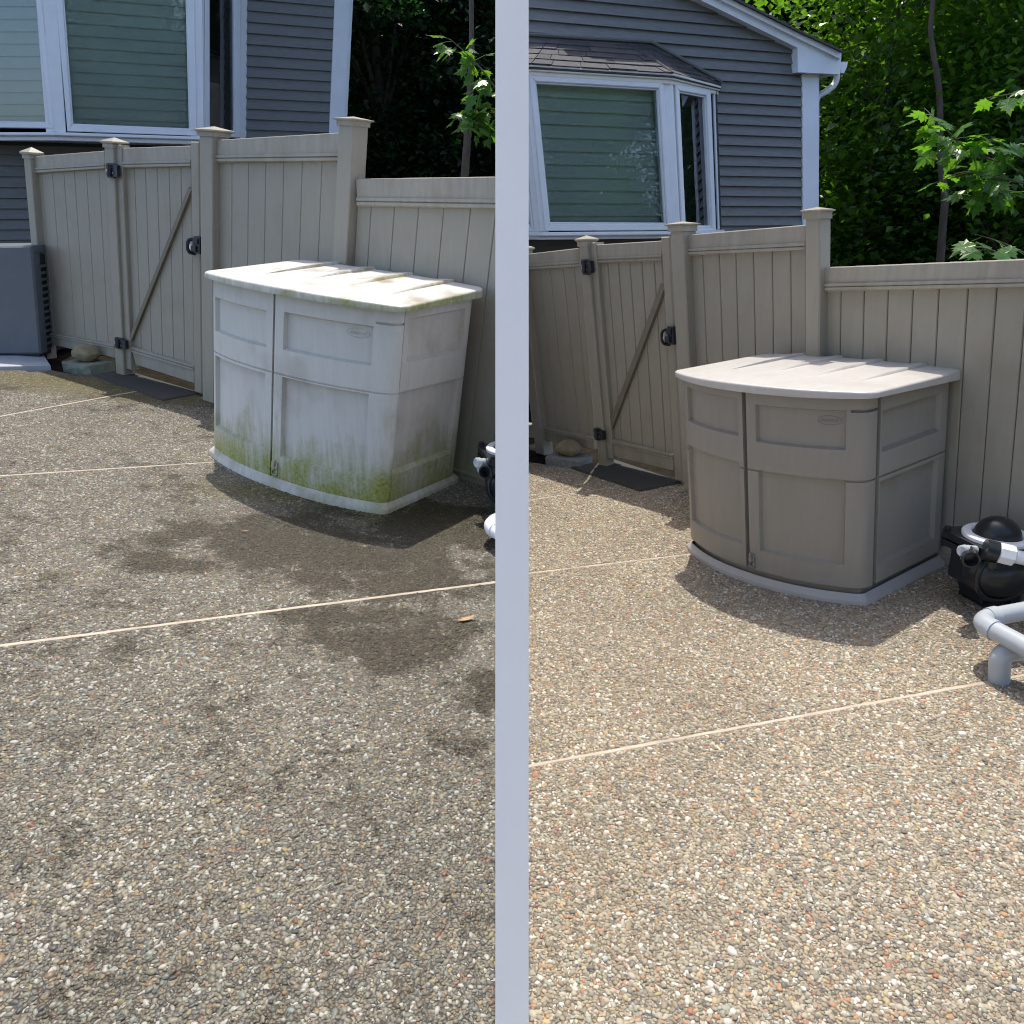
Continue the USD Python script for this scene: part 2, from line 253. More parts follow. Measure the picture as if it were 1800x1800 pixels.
def pebble_mat(name, ramp, old):
    n = {'oi': ('object_info', {}), 'r': ('rgb_ramp', {'ramp': ramp, 'interpolate': False}), 'p': ('principled_bsdf', {'roughness': 0.5 if old else 0.6, 'specular_ior_level': 0.45})}; l = [('oi.random', 'r.fac')]
    out = stain_nodes(n, l, 'r.color', old); l.append((out, 'p.base_color')); return mat(name, n, l)
M['pebble_old'] = pebble_mat('pebble_old', PEB_OLD, True); M['pebble_new'] = pebble_mat('pebble_new', PEB_NEW, False)
def aggregate_mat(name, ramp, old):
    """mortar with small stones, for between and beyond the pebbles built one by one"""
    n = {'g': ('geometry', {}), 'mp': ('mapping', {'scale': (1, 1, 0)}), 'v': ('voronoi_texture', {'scale': 95.0, 'feature': 'f1'}), 'e': ('voronoi_texture', {'scale': 95.0, 'feature': 'distance_to_edge'}), 'spc': ('separate_color', {}), 'r': ('rgb_ramp', {'ramp': ramp, 'interpolate': False}),
         'er': ('map_range', {'from_min': 0.02, 'from_max': 0.12, 'to_min': 0, 'to_max': 1, 'clamp': True}), 'mx': ('mix', {'color1': (.06, .05, .04) if old else (.12, .10, .075)}), 'b': ('bump', {'strength': 0.7, 'distance': 0.004}), 'p': ('principled_bsdf', {'roughness': 0.65})}
    l = [('g.position', 'mp.vector'), ('mp.vector', 'v.vector'), ('mp.vector', 'e.vector'), ('v.color', 'spc.color'), ('spc.r', 'r.fac'), ('e.distance', 'er.value'), ('er.result', 'mx.fac'), ('r.color', 'mx.color2'), ('er.result', 'b.height'), ('b.normal', 'p.normal')]
    out = stain_nodes(n, l, 'mx.color', old); l.append((out, 'p.base_color')); return mat(name, n, l)
M['agg_old'] = aggregate_mat('aggregate_old', PEB_OLD, True); M['agg_new'] = aggregate_mat('aggregate_new', PEB_NEW, False)

# ------------------------------------------------------------------ ground
def ground_sheet():
    xs = np.concatenate([[-400, -120, -40, -14], np.linspace(-10, 10, 41), [14, 40, 120, 400]]); ys = np.concatenate([[-300, -60, -20], np.linspace(-10, 30, 41), [60, 150, 600]])
    X, Y = np.meshgrid(xs, ys); Z = K * np.minimum(np.abs(X), 10) - 0.035
    n, m = X.shape; i = np.arange(n * m).reshape(n, m)
    q = np.stack([i[:-1, :-1], i[:-1, 1:], i[1:, 1:], i[1:, :-1]], -1).reshape(-1, 4)
    obj('ground', (np.stack([X, Y, Z], -1).reshape(-1, 3), q), M['soil'], kind='structure', label='dark bare soil of the beds and woods beyond the fences', cat='ground')
ground_sheet()
WT = 0.034   # half thickness of the added gap wall
JOINTS = {'L': [((54, 1128), (873, 1023), 7.0), ((54, 833), (395, 811), 4.5), ((54, 722), (250, 686), 3.6)], 'R': [((927, 1347), (1746, 1197), 7.0), ((927, 1008), (1240, 971), 4.5), ((927, 880), (1130, 848), 3.6)]}
def patio(side):
    old = side == 'L'; sg = -1 if old else 1
    if old: pts = [(-9, 8.6), ] + [ground(x, y)[:2] for x, y in ((-40, 646), (54, 652), (90, 651), (124, 657), (164, 661), (215, 653), (362, 694), (852, 856))] + [(-WT - .002, ground(890, 868)[1]), (-WT - .002, -3), (-9, -3)]
    else: pts = [(WT + .002, ground(910, 811)[1])] + [ground(x, y)[:2] for x, y in ((928, 812), (967, 818), (1003, 823), (1075, 810), (1203, 853), (1700, 1001), (1900, 1062))] + [(9, 1.0), (9, -3), (WT + .002, -3)]
    pts = np.array([np.array(p, float)[:2] for p in pts])
    pl = Polygon(pts)
    top = trimesh.creation.extrude_polygon(pl, 0.10, engine='earcut'); v = np.array(top.vertices); v[:, 2] += gz(v[:, 0]) - 0.10
    t = thing('patio', (sg * 2, 2, gz(2)), 'grey brown stained and shade darkened pebble patio round the weathered shed' if old else 'bright clean tan pebble patio round the taupe shed', 'patio', kind='structure')
    obj('slab', (v, top.faces), M['agg_old' if old else 'agg_new'], t)
    lines = []
    for A, B, w in JOINTS[side]:
        a, b = ground(*A), ground(*B); d = unit(b - a)
        if A[0] in (54,): a = a - d * 3
        if B[0] in (1746,): b = b + d * 2
        if B[0] == 873: b = a + d * (np.linalg.norm(b - a) * 1.0); k = (-WT - .003 - b[0]) / d[0]; b = b + d * k
        if A[0] == 927: k = (WT + .003 - a[0]) / d[0]; a = a + d * k
        n = unit([-d[1], d[0], 0]); hw = w / F * np.linalg.norm((ground(*A) + ground(*B)) / 2 - CAM) * 0.5 * 1.35; hw = min(hw, .0135)
        ln = np.linalg.norm(b - a); ns = int(ln / .018) + 2; rj = np.random.default_rng(int(abs(A[1]))); e1, e2 = (np.convolve(rj.normal(0, 1, ns + 4), np.ones(3) / 3, 'same')[2:-2] * .0022 for _ in (0, 1)); rows = []
        for o, z, jj in ((-hw, -.012, e1), (-hw, -.002, e1), (-hw * .6, .0012, e1 * .6), (hw * .6, .0012, e2 * .6), (hw, -.002, e2), (hw, -.012, e2)):
            q = a + np.linspace(0, 1, ns)[:, None] * (b - a) + n * (o + jj)[:, None]; q[:, 2] = gz(q[:, 0]) + z; rows.append(q)
        jv, jf = grid_mesh(np.stack(rows)); jt = trimesh.Trimesh(*arr((jv, jf)), process=False)
        if jt.face_normals[:, 2].sum() < 0: jf = jf[:, ::-1]
        obj('joint_strip', (jv, jf), M['joint'], t); lines.append((a[:2], b[:2], hw))
    return pl, lines
PAT = {s: patio(s) for s in 'LR'}
def pebble_shapes(n, seed):
    r = np.random.default_rng(seed); out = []
    for k in range(n):
        m = trimesh.creation.icosphere(1, 1.0); v = np.array(m.vertices)
        for j in range(5):
            d = unit(r.normal(size=3)); h = r.uniform(.62, .9); e = v @ d - h; v = v - np.where(e > 0, e, 0)[:, None] * d * .9
        v *= np.array([r.uniform(.85, 1.25), r.uniform(.62, .9), r.uniform(.42, .58)]); out.append((v, m.faces))
    return out
def pebbles(side, pitch, far, seed):
    old = side == 'L'; sg = -1 if old else 1; pl, lines = PAT[side]; r = np.random.default_rng(seed)
    xs = np.arange(0, 4.6, pitch); ys = np.arange(.9, far, pitch * .87); X, Y = np.meshgrid(xs, ys); X = X + (np.arange(len(ys)) % 2)[:, None] * pitch / 2
    X, Y = X.ravel(), Y.ravel(); X = X + r.uniform(-.36, .36, len(X)) * pitch + .02; Y = Y + r.uniform(-.36, .36, len(X)) * pitch
    P = np.stack([sg * X, Y, np.zeros_like(X)], 1); P[:, 2] = gz(P[:, 0])
    u, w = px(P); ok = (u > -40) & (u < 1840) & (w < 1850) & (np.abs(P[:, 0]) > WT + .008)
    P = P[ok]
    import shapely
    ins = shapely.contains_xy(pl, P[:, 0], P[:, 1])
    for a, b, hw in lines:
        d = b - a; L = np.linalg.norm(d); d = d / L; q = P[:, :2] - a; al = q @ d; ac = np.abs(q @ np.array([-d[1], d[0]])); ins &= ~((al > -.01) & (al < L + .01) & (ac < hw + pitch * .3))
    P = P[ins]; n = len(P)
    yaw = r.uniform(0, 2 * np.pi, n); tx, ty = r.normal(0, .16, n), r.normal(0, .16, n)
    sz = pitch * .60 * np.exp(r.normal(0, .24, n)); P[:, 2] += -sz * .10 + r.normal(0, .0007, n)
    pi_ = UsdGeom.PointInstancer.Define(stage, numbered('/World', 'pebbles'))
    keys(pi_.GetPrim(), 'grey brown pebbles darkened for grime and shade in the stained left patio' if old else 'clean multicoloured pebbles set in the sunny right patio', 'pebbles', kind='stuff')
    protos = []
    for k, m in enumerate(pebble_shapes(9, seed)):
        pm = usdkit.mesh(stage, numbered(str(pi_.GetPath()), 'pebble_shape'), m, M['pebble_old' if old else 'pebble_new'], smooth=50); protos.append(pm.GetPath())
    pi_.CreatePrototypesRel().SetTargets(protos); pi_.CreateProtoIndicesAttr(Vt.IntArray.FromNumpy(r.integers(0, len(protos), n).astype(np.int32)))
    pi_.CreatePositionsAttr(Vt.Vec3fArray.FromNumpy(P.astype(np.float32)))
    cy, sy = np.cos(yaw / 2), np.sin(yaw / 2)
    q = np.stack([cy, tx * cy / 2 + ty * sy / 2, ty * cy / 2 - tx * sy / 2, sy], 1); q /= np.linalg.norm(q, axis=1)[:, None]
    pi_.CreateOrientationsAttr(Vt.QuathArray([Gf.Quath(float(a), float(b), float(c), float(d)) for a, b, c, d in q]))
    pi_.CreateScalesAttr(Vt.Vec3fArray.FromNumpy(np.repeat(sz[:, None], 3, 1).astype(np.float32)))
    return n
NPEB = pebbles('L', .0106, 6.0, 11), pebbles('R', .0094, 5.2, 12)

# ------------------------------------------------------------------ white wall added to fill the strip between the two views
def dividing_wall():
    obj('joint_strip', hull([(x, y, z) for x in (-WT - .004, WT + .004) for y in (-3, 1.3) for z in (-.09, .0015)]), M['joint'], '/World/patio_001')
    y0, y1, top = 1.12, 13.0, 2.9; k = math.tan(TH)
    P = [(x, y, z) for x in (-WT, WT) for y, z in ((y0, -.04), (y0 + k * (top + .04), top), (y1, top), (y1, -.04))]
    obj('dividing_wall', hull(P), M['wall_white'], label='thin white wall put in for the gap between the two views', cat='wall')
dividing_wall()

# ------------------------------------------------------------------ fences and gates
def cap(fr, u0, u1, z0, zb, zt, y0, y1):
    """post cap: a band, a flat brim and a low pyramid; y0..y1 depth of the post"""
    w = u1 - u0; e = w * .20; b = w * .07; um, ym = (u0 + u1) / 2, (y0 + y1) / 2
    def ring(g, z): return [fr.P(u, y, z) for u in (u0 - g, u1 + g) for y in (y0 - g, y1 + g)]
    h = zt - zb
    return join([hull(ring(b, z0) + ring(b, zb)), hull(ring(b, zb - .004) + ring(e, zb + h * .12) + ring(e, zb + h * .35) + [fr.P(um, ym, zt)])])
def post(fr, xl, xr, yref, ybot_z, zt_px, parent, capped=True, depth=None, capz=None):
    u0, z = fr.uz(xl, yref, -.06); u1, _ = fr.uz(xr, yref, -.06); d = depth or (u1 - u0)
    zt = fr.uz((xl + xr) / 2, zt_px, -.06)[1]
    p = obj('post', box(fr, u0, u1, ybot_z, zt, .06 - d, .06, .006), M['vinyl'], parent)
    if capped:
        cz = fr.uz((xl + xr) / 2, capz, -.06)[1]
        obj('post_cap', cap(fr, u0, u1, zt - .03, zt, cz, -.06, -.06 + d), M['vinyl_rail'], p)
    return u0, u1
def rail(fr, TL, TR, BL, BR, parent, ribs_top=False, o=.022):
    """rail from four picture points, with two ribs along its inner edge"""
    q = [fr.uz(*BL, -o), fr.uz(*BR, -o), fr.uz(*TR, -o), fr.uz(*TL, -o)]
    q = np.array(q); out = [board(fr, q, -.03, o, .004)]
    a, b, c, d = q if not ribs_top else q[[3, 2, 1, 0]]
    for k, w in ((.04, .10), (.20, .10)):
        f0, f1 = k, k + w
        r_ = [a + (d - a) * f0, b + (c - b) * f0, b + (c - b) * f1, a + (d - a) * f1]
        if ribs_top: r_ = [r_[3], r_[2], r_[1], r_[0]]
        out.append(board(fr, r_, o - .004, o + .009, .004))
    obj('rail', join(out), M['vinyl_rail'], parent)
    return q
def boards(fr, us, zlo, zhi, parent, gap=.0016):
    """tongue-and-groove boards between u values; zlo, zhi functions of u"""
    for a, b in zip(us, us[1:]):
        obj('board', board(fr, [(a + gap, zlo(a)), (b - gap, zlo(b)), (b - gap, zhi(b)), (a + gap, zhi(a))], -.022, 0, .0035), M['vinyl'], parent)
    obj('backing', board(fr, [(us[0], zlo(us[0])), (us[-1], zlo(us[-1])), (us[-1], zhi(us[-1])), (us[0], zhi(us[0]))], -.026, -.012, .001), M['vinyl'], parent)
def lin(p, q): return lambda u: p[1] + (q[1] - p[1]) * (u - p[0]) / (q[0] - p[0])
def hinge(fr, x0, x1, y0, y1, parent):
    (u0, zt), (u1, zb) = fr.uz(x0, y0, -.07), fr.uz(x1, y1, -.07); w, h = u1 - u0, zt - zb
    pts = [(.0, .25), (.12, .0), (.55, .0), (.62, .06), (1, .14), (1, .88), (.62, .95), (.5, 1), (.1, 1), (.0, .78), (.08, .6), (.08, .4)]
    p = obj('hinge', extrude_poly(fr, [(u0 + w * a, zb + h * b) for a, b in pts], .05, .078), M['hinge'], parent)
    for a, b in ((.08, .5), (.55, .72), (.62, .34), (.35, .15)):
        c = trimesh.creation.cylinder(w * .045, .006, sections=10); v = c.vertices
        obj('screw', (fr.P(u0 + w * a + v[:, 0], -(.079 + v[:, 2]), zb + h * b + v[:, 1]), c.faces[:, ::-1]), M['screw'], p)
    kn = tube([fr.P(u0 + w * .38, -.085, zb + h * .1), fr.P(u0 + w * .38, -.085, zb + h * .9)], w * .14, 10); obj('pin', kn, M['hinge'], p, smooth=40)

FEN = dict(
 L=dict(v=UPL, A=((204, 654), (365, 697)), B=((365, 700), (852, 853)),
   p0=dict(top=((52, 275.3), (183, 265)), lip=((54, 305.5), (185, 296)), btop=((82, 584), (202, 605)), bbot=((84, 605), (202, 629)), seams=[(54, 304), (72.8, 302), (91.7, 301), (111.7, 300), (130.6, 299), (151.4, 298), (173.6, 297), (186, 296)]),
   posts=[('A', 43, 54.5, 300, 640, 272, 258), ('A', 183, 198.5, 262, 654, 252, 240.5)], B0=('B', 350.5, 372.5, 262, 704, 231, 220.5), B1=('B', 595, 621, 219, 775, 211, 203),
   gate=dict(ls=(200, 214, 262, 254, 649), rs=(335.5, 350, 262, 249, 690), top=((213, 260), (336, 256)), lip=((215, 296), (336, 292)), btop=((230, 608), (341, 641.7)), bbot=((238, 641), (341, 673.6)), nseam=[(216, 300), (236, 300), (255.5, 300), (276, 300), (297, 300), (318, 300), (336, 300)], brace=((335, 331), (228, 600), 5), h1=(187, 208, 286, 314), h2=(202, 222, 592, 616), latch=(333, 358, 413, 449)),
   mid=dict(top=((378, 246), (597, 233)), lip=((380, 286), (597, 283)), seams=[(378.5, 290), (407.5, 290), (436.7, 290), (467, 290), (498.6, 290), (531, 290), (565.6, 290), (597, 290)]),
   right=dict(top=((625, 314), (990, 308.6)), lip=((628, 363), (990, 369)), seams=[(628, 366), (652, 366), (693, 366), (735.6, 366), (780, 366), (827, 366), (872, 366), (920, 366), (970, 366)], btop=((812, 829), (856, 841.5)))),
 R=dict(v=UPR, A=((1044, 811), (1205, 852)), B=((1205, 855), (1700, 1001)),
   p0=dict(top=((903, 449), (1017, 436)), lip=((903, 477), (1019, 468)), btop=((903, 741), (1044, 768)), bbot=((903, 764), (1044, 790)), seams=[(903, 475), (926, 475), (948, 475), (967, 474), (990, 472), (1009, 470), (1020, 468)]),
   posts=[('A', 903, 918, 470, 803, 440, 428), ('A', 1016.7, 1031.5, 430, 811, 424, 413.5)], B0=('B', 1178, 1201, 425, 855, 396, 389), B1=('B', 1415, 1441, 385, 927, 372, 363.5),
   gate=dict(ls=(1032.5, 1047, 430, 426, 806), rs=(1162.5, 1177.5, 425, 416, 845), top=((1046, 430), (1163.5, 423)), lip=((1048, 463), (1163.5, 459)), btop=((1071, 770), (1184, 799)), bbot=((1080, 803), (1184, 828)), nseam=[(1049, 466), (1068, 466), (1087, 466), (1107, 466), (1128, 466), (1150, 466), (1164, 466)], brace=((1167, 500), (1069.5, 760), 5), h1=(1022, 1041, 456, 483), h2=(1044, 1062, 752, 776), latch=(1166, 1192, 572, 608)),
   mid=dict(top=((1202, 413), (1417, 395)), lip=((1206, 450), (1417, 439)), seams=[(1206, 452), (1234.7, 452), (1264, 452), (1293, 452), (1324, 452), (1357, 452), (1389.5, 452), (1417, 452)]),
   right=dict(top=((1447, 470), (2210, 438)), lip=((1450, 513), (2210, 496)), seams=[(1452, 600), (1476.7, 600), (1516.7, 600), (1558, 600), (1601, 600), (1645.7, 600), (1695.7, 600), (1745, 600), (1797, 600), (1850, 600), (1906, 600), (1965, 600), (2028, 600), (2095, 600), (2165, 600), (2208, 600)], btop=((1667, 977), (1702, 990)))))
WHO = dict(L='weathered pale shed', R='clean taupe shed')
def build_fence(side):
    S = FEN[side]; v = S['v']; fr = dict(A=wall_frame(*S['A'], v), B=wall_frame(*S['B'], v)); A, B = fr['A'], fr['B']
    base = ground(*S['A'][0])
    t = thing('fence', base, f'tan vinyl privacy fence with capped posts, behind the {WHO[side]}', 'fence')
    def zg(f, u): P = f.P(u, 0, 0); return (gz(P[..., 0]) - P[..., 2]) / 1.0
    for k, xl, xr, yr, yb, zt, cz in S['posts'] + [S['B0'], S['B1']]:
        f = fr[k]; u = f.uz((xl + xr) / 2, yr)[0]
        post(f, xl, xr, yr, float(zg(f, u)) - .03, zt, t, True, capz=cz)
    p = S['p0']
    rail(A, *p['top'], *p['lip'], t); q = rail(A, *p['btop'], *p['bbot'], t, ribs_top=True)
    a, b = A.uz(*p['btop'][0]), A.uz(*p['btop'][1]); c, d = A.uz(*p['lip'][0]), A.uz(*p['lip'][1])
    boards(A, [A.uz(*s)[0] for s in p['seams']], lambda u: lin(a, b)(u) - .02, lambda u: lin(c, d)(u) + .02, t)
    p = S['mid']; rail(B, *p['top'], *p['lip'], t); c1, d1 = B.uz(*p['lip'][0]), B.uz(*p['lip'][1]); us = [B.uz(*s)[0] for s in p['seams']]
    z0 = lambda u: float(zg(B, u)) + .02
    boards(B, us, lambda u: z0(u) + .1, lambda u: lin(c1, d1)(u) + .02, t)
    obj('rail', board(B, [(us[0], z0(us[0])), (us[-1], z0(us[-1])), (us[-1], z0(us[-1]) + .16), (us[0], z0(us[0]) + .16)], -.03, .022, .004), M['vinyl_rail'], t)
    p = S['right']; rail(B, *p['top'], *p['lip'], t); c2, d2 = B.uz(*p['lip'][0]), B.uz(*p['lip'][1]); us = [B.uz(*s)[0] for s in p['seams']]
    bt = B.uz(*p['btop'][0], -.02)[1]; ub = B.uz(*p['btop'][0])[0]; hb = bt - z0(ub)
    boards(B, us, lambda u: z0(u) + hb - .03, lambda u: lin(c2, d2)(u) + .02, t)
    ra = [board(B, [(us[0], z0(us[0]) - .02), (us[-1], z0(us[-1]) - .02), (us[-1], z0(us[-1]) + hb), (us[0], z0(us[0]) + hb)], -.03, .022, .004)]
    for f0 in (.72, .88): ra.append(board(B, [(us[0], z0(us[0]) + hb * f0), (us[-1], z0(us[-1]) + hb * f0), (us[-1], z0(us[-1]) + hb * (f0 + .08)), (us[0], z0(us[0]) + hb * (f0 + .08))], .018, .031, .003))
    obj('rail', join(ra), M['vinyl_rail'], t)
    # gate
    g = S['gate']; gt = thing('gate', ground(g['ls'][1], g['ls'][4]), f'tan vinyl gate with diagonal brace and black latch, left of the {WHO[side]}', 'gate')
    for key in ('ls', 'rs'):
        xl, xr, yr, yt, yb = g[key]; u0, u1 = A.uz(xl, yr, -.03)[0], A.uz(xr, yr, -.03)[0]; zt = A.uz((xl + xr) / 2, yt, -.03)[1]
        um = A.uz((xl + xr) / 2, yr)[0]; zb = A.uz(*(A_px(A, um, yb)), -.03)[1]
        obj('stile', box(A, u0, u1, zb, zt, -.04, .034, .006), M['vinyl'], gt)
    rail(A, *g['top'], *g['lip'], gt); rail(A, *g['btop'], *g['bbot'], gt, ribs_top=True)
    a2, b2 = A.uz(*g['btop'][0]), A.uz(*g['btop'][1]); c3, d3 = A.uz(*g['lip'][0]), A.uz(*g['lip'][1])
    boards(A, [A.uz(*s)[0] for s in g['nseam']], lambda u: lin(a2, b2)(u) - .02, lambda u: lin(c3, d3)(u) + .02, gt)
    (xa, ya), (xb, yb), w = g['brace']; pa, pb = A.uz(xa, ya, -.02), A.uz(xb, yb, -.02); d = unit(pb - pa); n = np.array([-d[1], d[0]]) * .017
    obj('brace', board(A, [pa - n, pb - n, pb + n, pa + n], 0, .026, .004), M['brace'], gt)
    hinge(A, *g['h1'], gt); hinge(A, *g['h2'], gt)
    x0, x1, y0, y1 = g['latch']; (u0, zt), (u1, zb) = A.uz(x0, y0, -.05), A.uz(x1, y1, -.05); w, h = u1 - u0, zt - zb
    L = lambda a, b, c, d, o0, o1: box(A, u0 + w * a, u0 + w * b, zb + h * c, zb + h * d, o0, o1, .003)
    lt = obj('latch', join([L(.56, 1, .08, 1, .03, .085), L(.45, .8, .18, .5, .085, .10), L(.55, .9, .6, .9, .085, .095)]), M['hinge'], gt)
    hp = [A.P(u0 + w * a, -o, zb + h * b) for a, b, o in ((.25, .80, .03), (.10, .76, .065), (.06, .6, .075), (.06, .22, .075), (.10, .06, .065), (.25, .0, .03))]
    obj('handle', tube(bend(hp, .015), w * .085, 8), M['hinge'], lt, smooth=40)
    cyl = trimesh.creation.cylinder(w * .13, .03, sections=16); cv = cyl.vertices
    obj('lock_cylinder', (A.P(u0 + w * .40 + cv[:, 0], -(.075 + cv[:, 2]), zb + h * .40 + cv[:, 1]), cyl.faces[:, ::-1]), M['screw'], lt, smooth=40)
    return fr
def A_px(fr, u, y):
    """picture point on row y of the upright line at u"""
    a, b = px(fr.P(u, 0, 0)), px(fr.P(u, 0, 1.5)); k = (y - a[1]) / (b[1] - a[1]); return a[0] + (b[0] - a[0]) * k, y
CLIP[:] = [-1, -WT - .003]
FR = {'L': build_fence('L')}
CLIP.clear()
FR['R'] = build_fence('R')

# ------------------------------------------------------------------ the sheds
SH = dict(
 L=dict(v=UPL, bl=(366, 797), fr=(677, 906), br=(811, 846), corner=[(690, 531), (690, 546), (690, 571), (680, 693), (672, 888)], back_top=(858, 502), bulge=(483, 859),
   seam=(478, 760), sideseam=(684, 800), notchl=660,
   ru=[(498, 549), (658, 572), (651, 642), (498, 616)], rl=[(496, 663), (648.6, 692), (637.5, 841), (492, 801)], lu=[(378, 523), (469, 544), (467, 610), (378, 582)], ll=[(378, 625), (467, 655.6), (462.5, 789), (379, 748.6)],
   su=[(721, 565), (819, 548), (810, 619), (714, 638)], sl=[(694, 690), (808, 666), (789, 801), (694, 831)], logo=(625.5, 586, 42, 15.5), latch=(478.5, 488, 810, 838)),
 R=dict(v=UPR, bl=(1207, 965), fr=(1522, 1066), br=(1668, 990), corner=[(1515, 682), (1515, 698), (1515, 723), (1515, 847), (1508, 1046)], back_top=(1691, 645), bulge=(1320, 1027),
   seam=(1314, 880), sideseam=(1530, 900), notchl=1495,
   ru=[(1328, 707), (1487, 725), (1487, 797), (1328, 772)], rl=[(1335, 822), (1487, 848), (1483, 1000), (1333, 962)], lu=[(1208, 681), (1297, 699), (1297, 766), (1209, 740)], ll=[(1210, 781), (1300, 812), (1304, 950), (1216, 921)],
   su=[(1552, 715), (1655, 693), (1653, 763), (1550, 790)], sl=[(1547, 840), (1648, 812), (1643, 952), (1543, 990)], logo=(1456, 741, 44, 16), latch=(1318, 1328, 972, 1000)))
SHED = {}
def build_shed(side):
    S = SH[side]; old = side == 'L'; a, b, d = ground(*S['bl']), ground(*S['fr']), ground(*S['br']); W, D = np.linalg.norm(b - a), np.linalg.norm(d - b)
    fr = Frame(a, (b - a) / W, (d - b) / D, S['v'])
    # bow of the front from a measured point
    r = ray(*S['bulge']); k = np.linalg.solve(np.stack([fr.ax, fr.ay, -r], 1), CAM - fr.O)[:2]; tt = 2 * k[0] / W - 1; Bw = -k[1] / (1 - abs(tt) ** 2.3)
    bow = lambda u: -Bw * (1 - np.abs(2 * np.clip(u, 0, W) / W - 1) ** 2.3)
    us = np.linspace(0, W, 60); outline = Polygon([(0, D)] + [(u, bow(u)) for u in us] + [(W, D)])
    sc = (W + D) / 2.2
    rc = .075 * sc; m = .022 * sc
    body = outline.buffer(-(rc + m), quad_segs=24).buffer(rc, quad_segs=24); core = outline.buffer(-.055 * sc); skirt = outline.buffer(-rc * .6).buffer(rc * .6, quad_segs=16)
    lidp = outline.buffer(-rc * .8).buffer(rc * .8 + .020 * sc, quad_segs=24)
    z = [fr.uz(x, y, -0.0)[1] for x, y in S['corner']]; zl_top, zl_bot, z_notch, z_mid, z_bot = z; zl_bt = fr.yz(*S['back_top'], W)[1]
    zt = zl_bot + .02
    # outer loop of the body, from the back left round the front to the back right
    co = np.array(body.exterior.coords)[:-1]
    if Polygon(co).exterior.is_ccw is False: co = co[::-1]
    st = np.argmin(np.hypot(co[:, 0] - m, co[:, 1] - (D - m) + rc * .0)); co = np.roll(co, -st, 0); co = np.vstack([co, co[:1]])
    L = np.concatenate([[0], np.cumsum(np.hypot(*np.diff(co, axis=0).T))]); qq = np.arange(0, L[-1], .003); U, Yq = np.interp(qq, L, co[:, 0]), np.interp(qq, L, co[:, 1])
    tu, ty = np.gradient(U), np.gradient(Yq); ker = np.ones(9) / 9; tu, ty = np.convolve(np.pad(tu, 4, 'wrap'), ker, 'valid'), np.convolve(np.pad(ty, 4, 'wrap'), ker, 'valid'); h = np.hypot(tu, ty); NU, NY = ty / h, -tu / h   # outward
    pos = lambda q: (np.interp(q, qq, U), np.interp(q, qq, Yq)); nor = lambda q: (np.interp(q, qq, NU), np.interp(q, qq, NY))
    iR = np.argmax(U + (Yq < D * .5) * .001); front = (Yq < .12 * D) & (np.arange(len(U)) > len(U) * .02)
    fi = np.where(front)[0]; q_front = lambda u: np.interp(u, U[fi], qq[fi])
    ri = np.where((U > W - m - .006) & (Yq > .05) & (Yq < D - .06))[0]; q_side = lambda y: np.interp(y, Yq[ri], qq[ri])
    def fpx(x, y):
        off = -Bw
        for _ in range(8):
            u, zz = fr.uz(x, y, off); off = bow(u) + m
        return u, zz
    spx = lambda x, y: fr.yz(x, y, W - m)
    def frect(c):
        p = [fpx(*k) for k in c]; return q_front((p[0][0] + p[3][0]) / 2), q_front((p[1][0] + p[2][0]) / 2), (p[2][1] + p[3][1]) / 2, (p[0][1] + p[1][1]) / 2
    def srect(c):
        p = [spx(*k) for k in c]; return q_side((p[0][0] + p[3][0]) / 2), q_side((p[1][0] + p[2][0]) / 2), (p[2][1] + p[3][1]) / 2, (p[0][1] + p[1][1]) / 2
    e = .009 * sc; dp = .023 * sc
    rec_f = [(*frect(S['ru']), dp, e, e, e, e * 1.2), (*frect(S['rl']), dp, e, e * .8, e * .7, e * 1.3), (*frect(S['lu']), dp, e * .6, e, e, e * 1.2), (*frect(S['ll']), dp, e * .6, e, e * .7, e * 1.3)]
    rec_s = [(*srect(S['su']), dp * 1.2, e * 2, e, e, e * 1.8), (*srect(S['sl']), dp * 1.2, e * 2, e, e * .7, e * 2.0)]
    q_seam = q_front(fpx(*S['seam'])[0]); q_ss = q_side(max(spx(*S['sideseam'])[0], .07)); q_not = q_front(fpx(S['notchl'], S['corner'][2][1])[0]); q_lf = q_front(.012 * sc + m); q_back = q_side(D - .065)
    q_rb = qq[-1]; bi = np.where((U > W - m - .02) & (Yq > D - .12 * D))[0]; q_br = qq[bi[-1]] if len(bi) else q_back
    G = .006
    groove = [(0, qq[-1], z_mid - G, z_mid + G * .6, .006, .0, .0, G * .5, G * .5)]
    notch = [(q_not, q_ss, z_notch - G, z_notch + G, .012, G, .0, G * .4, G * .4)]
    def piece(name, q0, q1, z0, z1, recs, matr, parent):
        bq = [q0, q1]; bz = [z0, z1]
        for r_ in recs:
            for v0, s_e, sg in ((r_[0], r_[5], 1), (r_[1], r_[6], -1)): bq += [v0, v0 + sg * s_e, v0 + sg * s_e * .5, v0 - sg * .002, v0 + sg * (s_e + .003)]
            for v0, s_e, sg in ((r_[2], r_[8], 1), (r_[3], r_[7], -1)): bz += [v0, v0 + sg * s_e, v0 + sg * s_e * .5, v0 - sg * .002, v0 + sg * (s_e + .003)]
        bq = np.array(sorted(set(np.round(np.concatenate([np.arange(q0, q1, .015), bq]), 5)))); bz = np.array(sorted(set(np.round(np.concatenate([np.arange(z0, z1, .03), bz]), 5))))
        bq, bz = bq[(bq >= q0) & (bq <= q1)], bz[(bz >= z0) & (bz <= z1)]
        Q, Zz = np.meshgrid(bq, bz); off = np.zeros_like(Q)
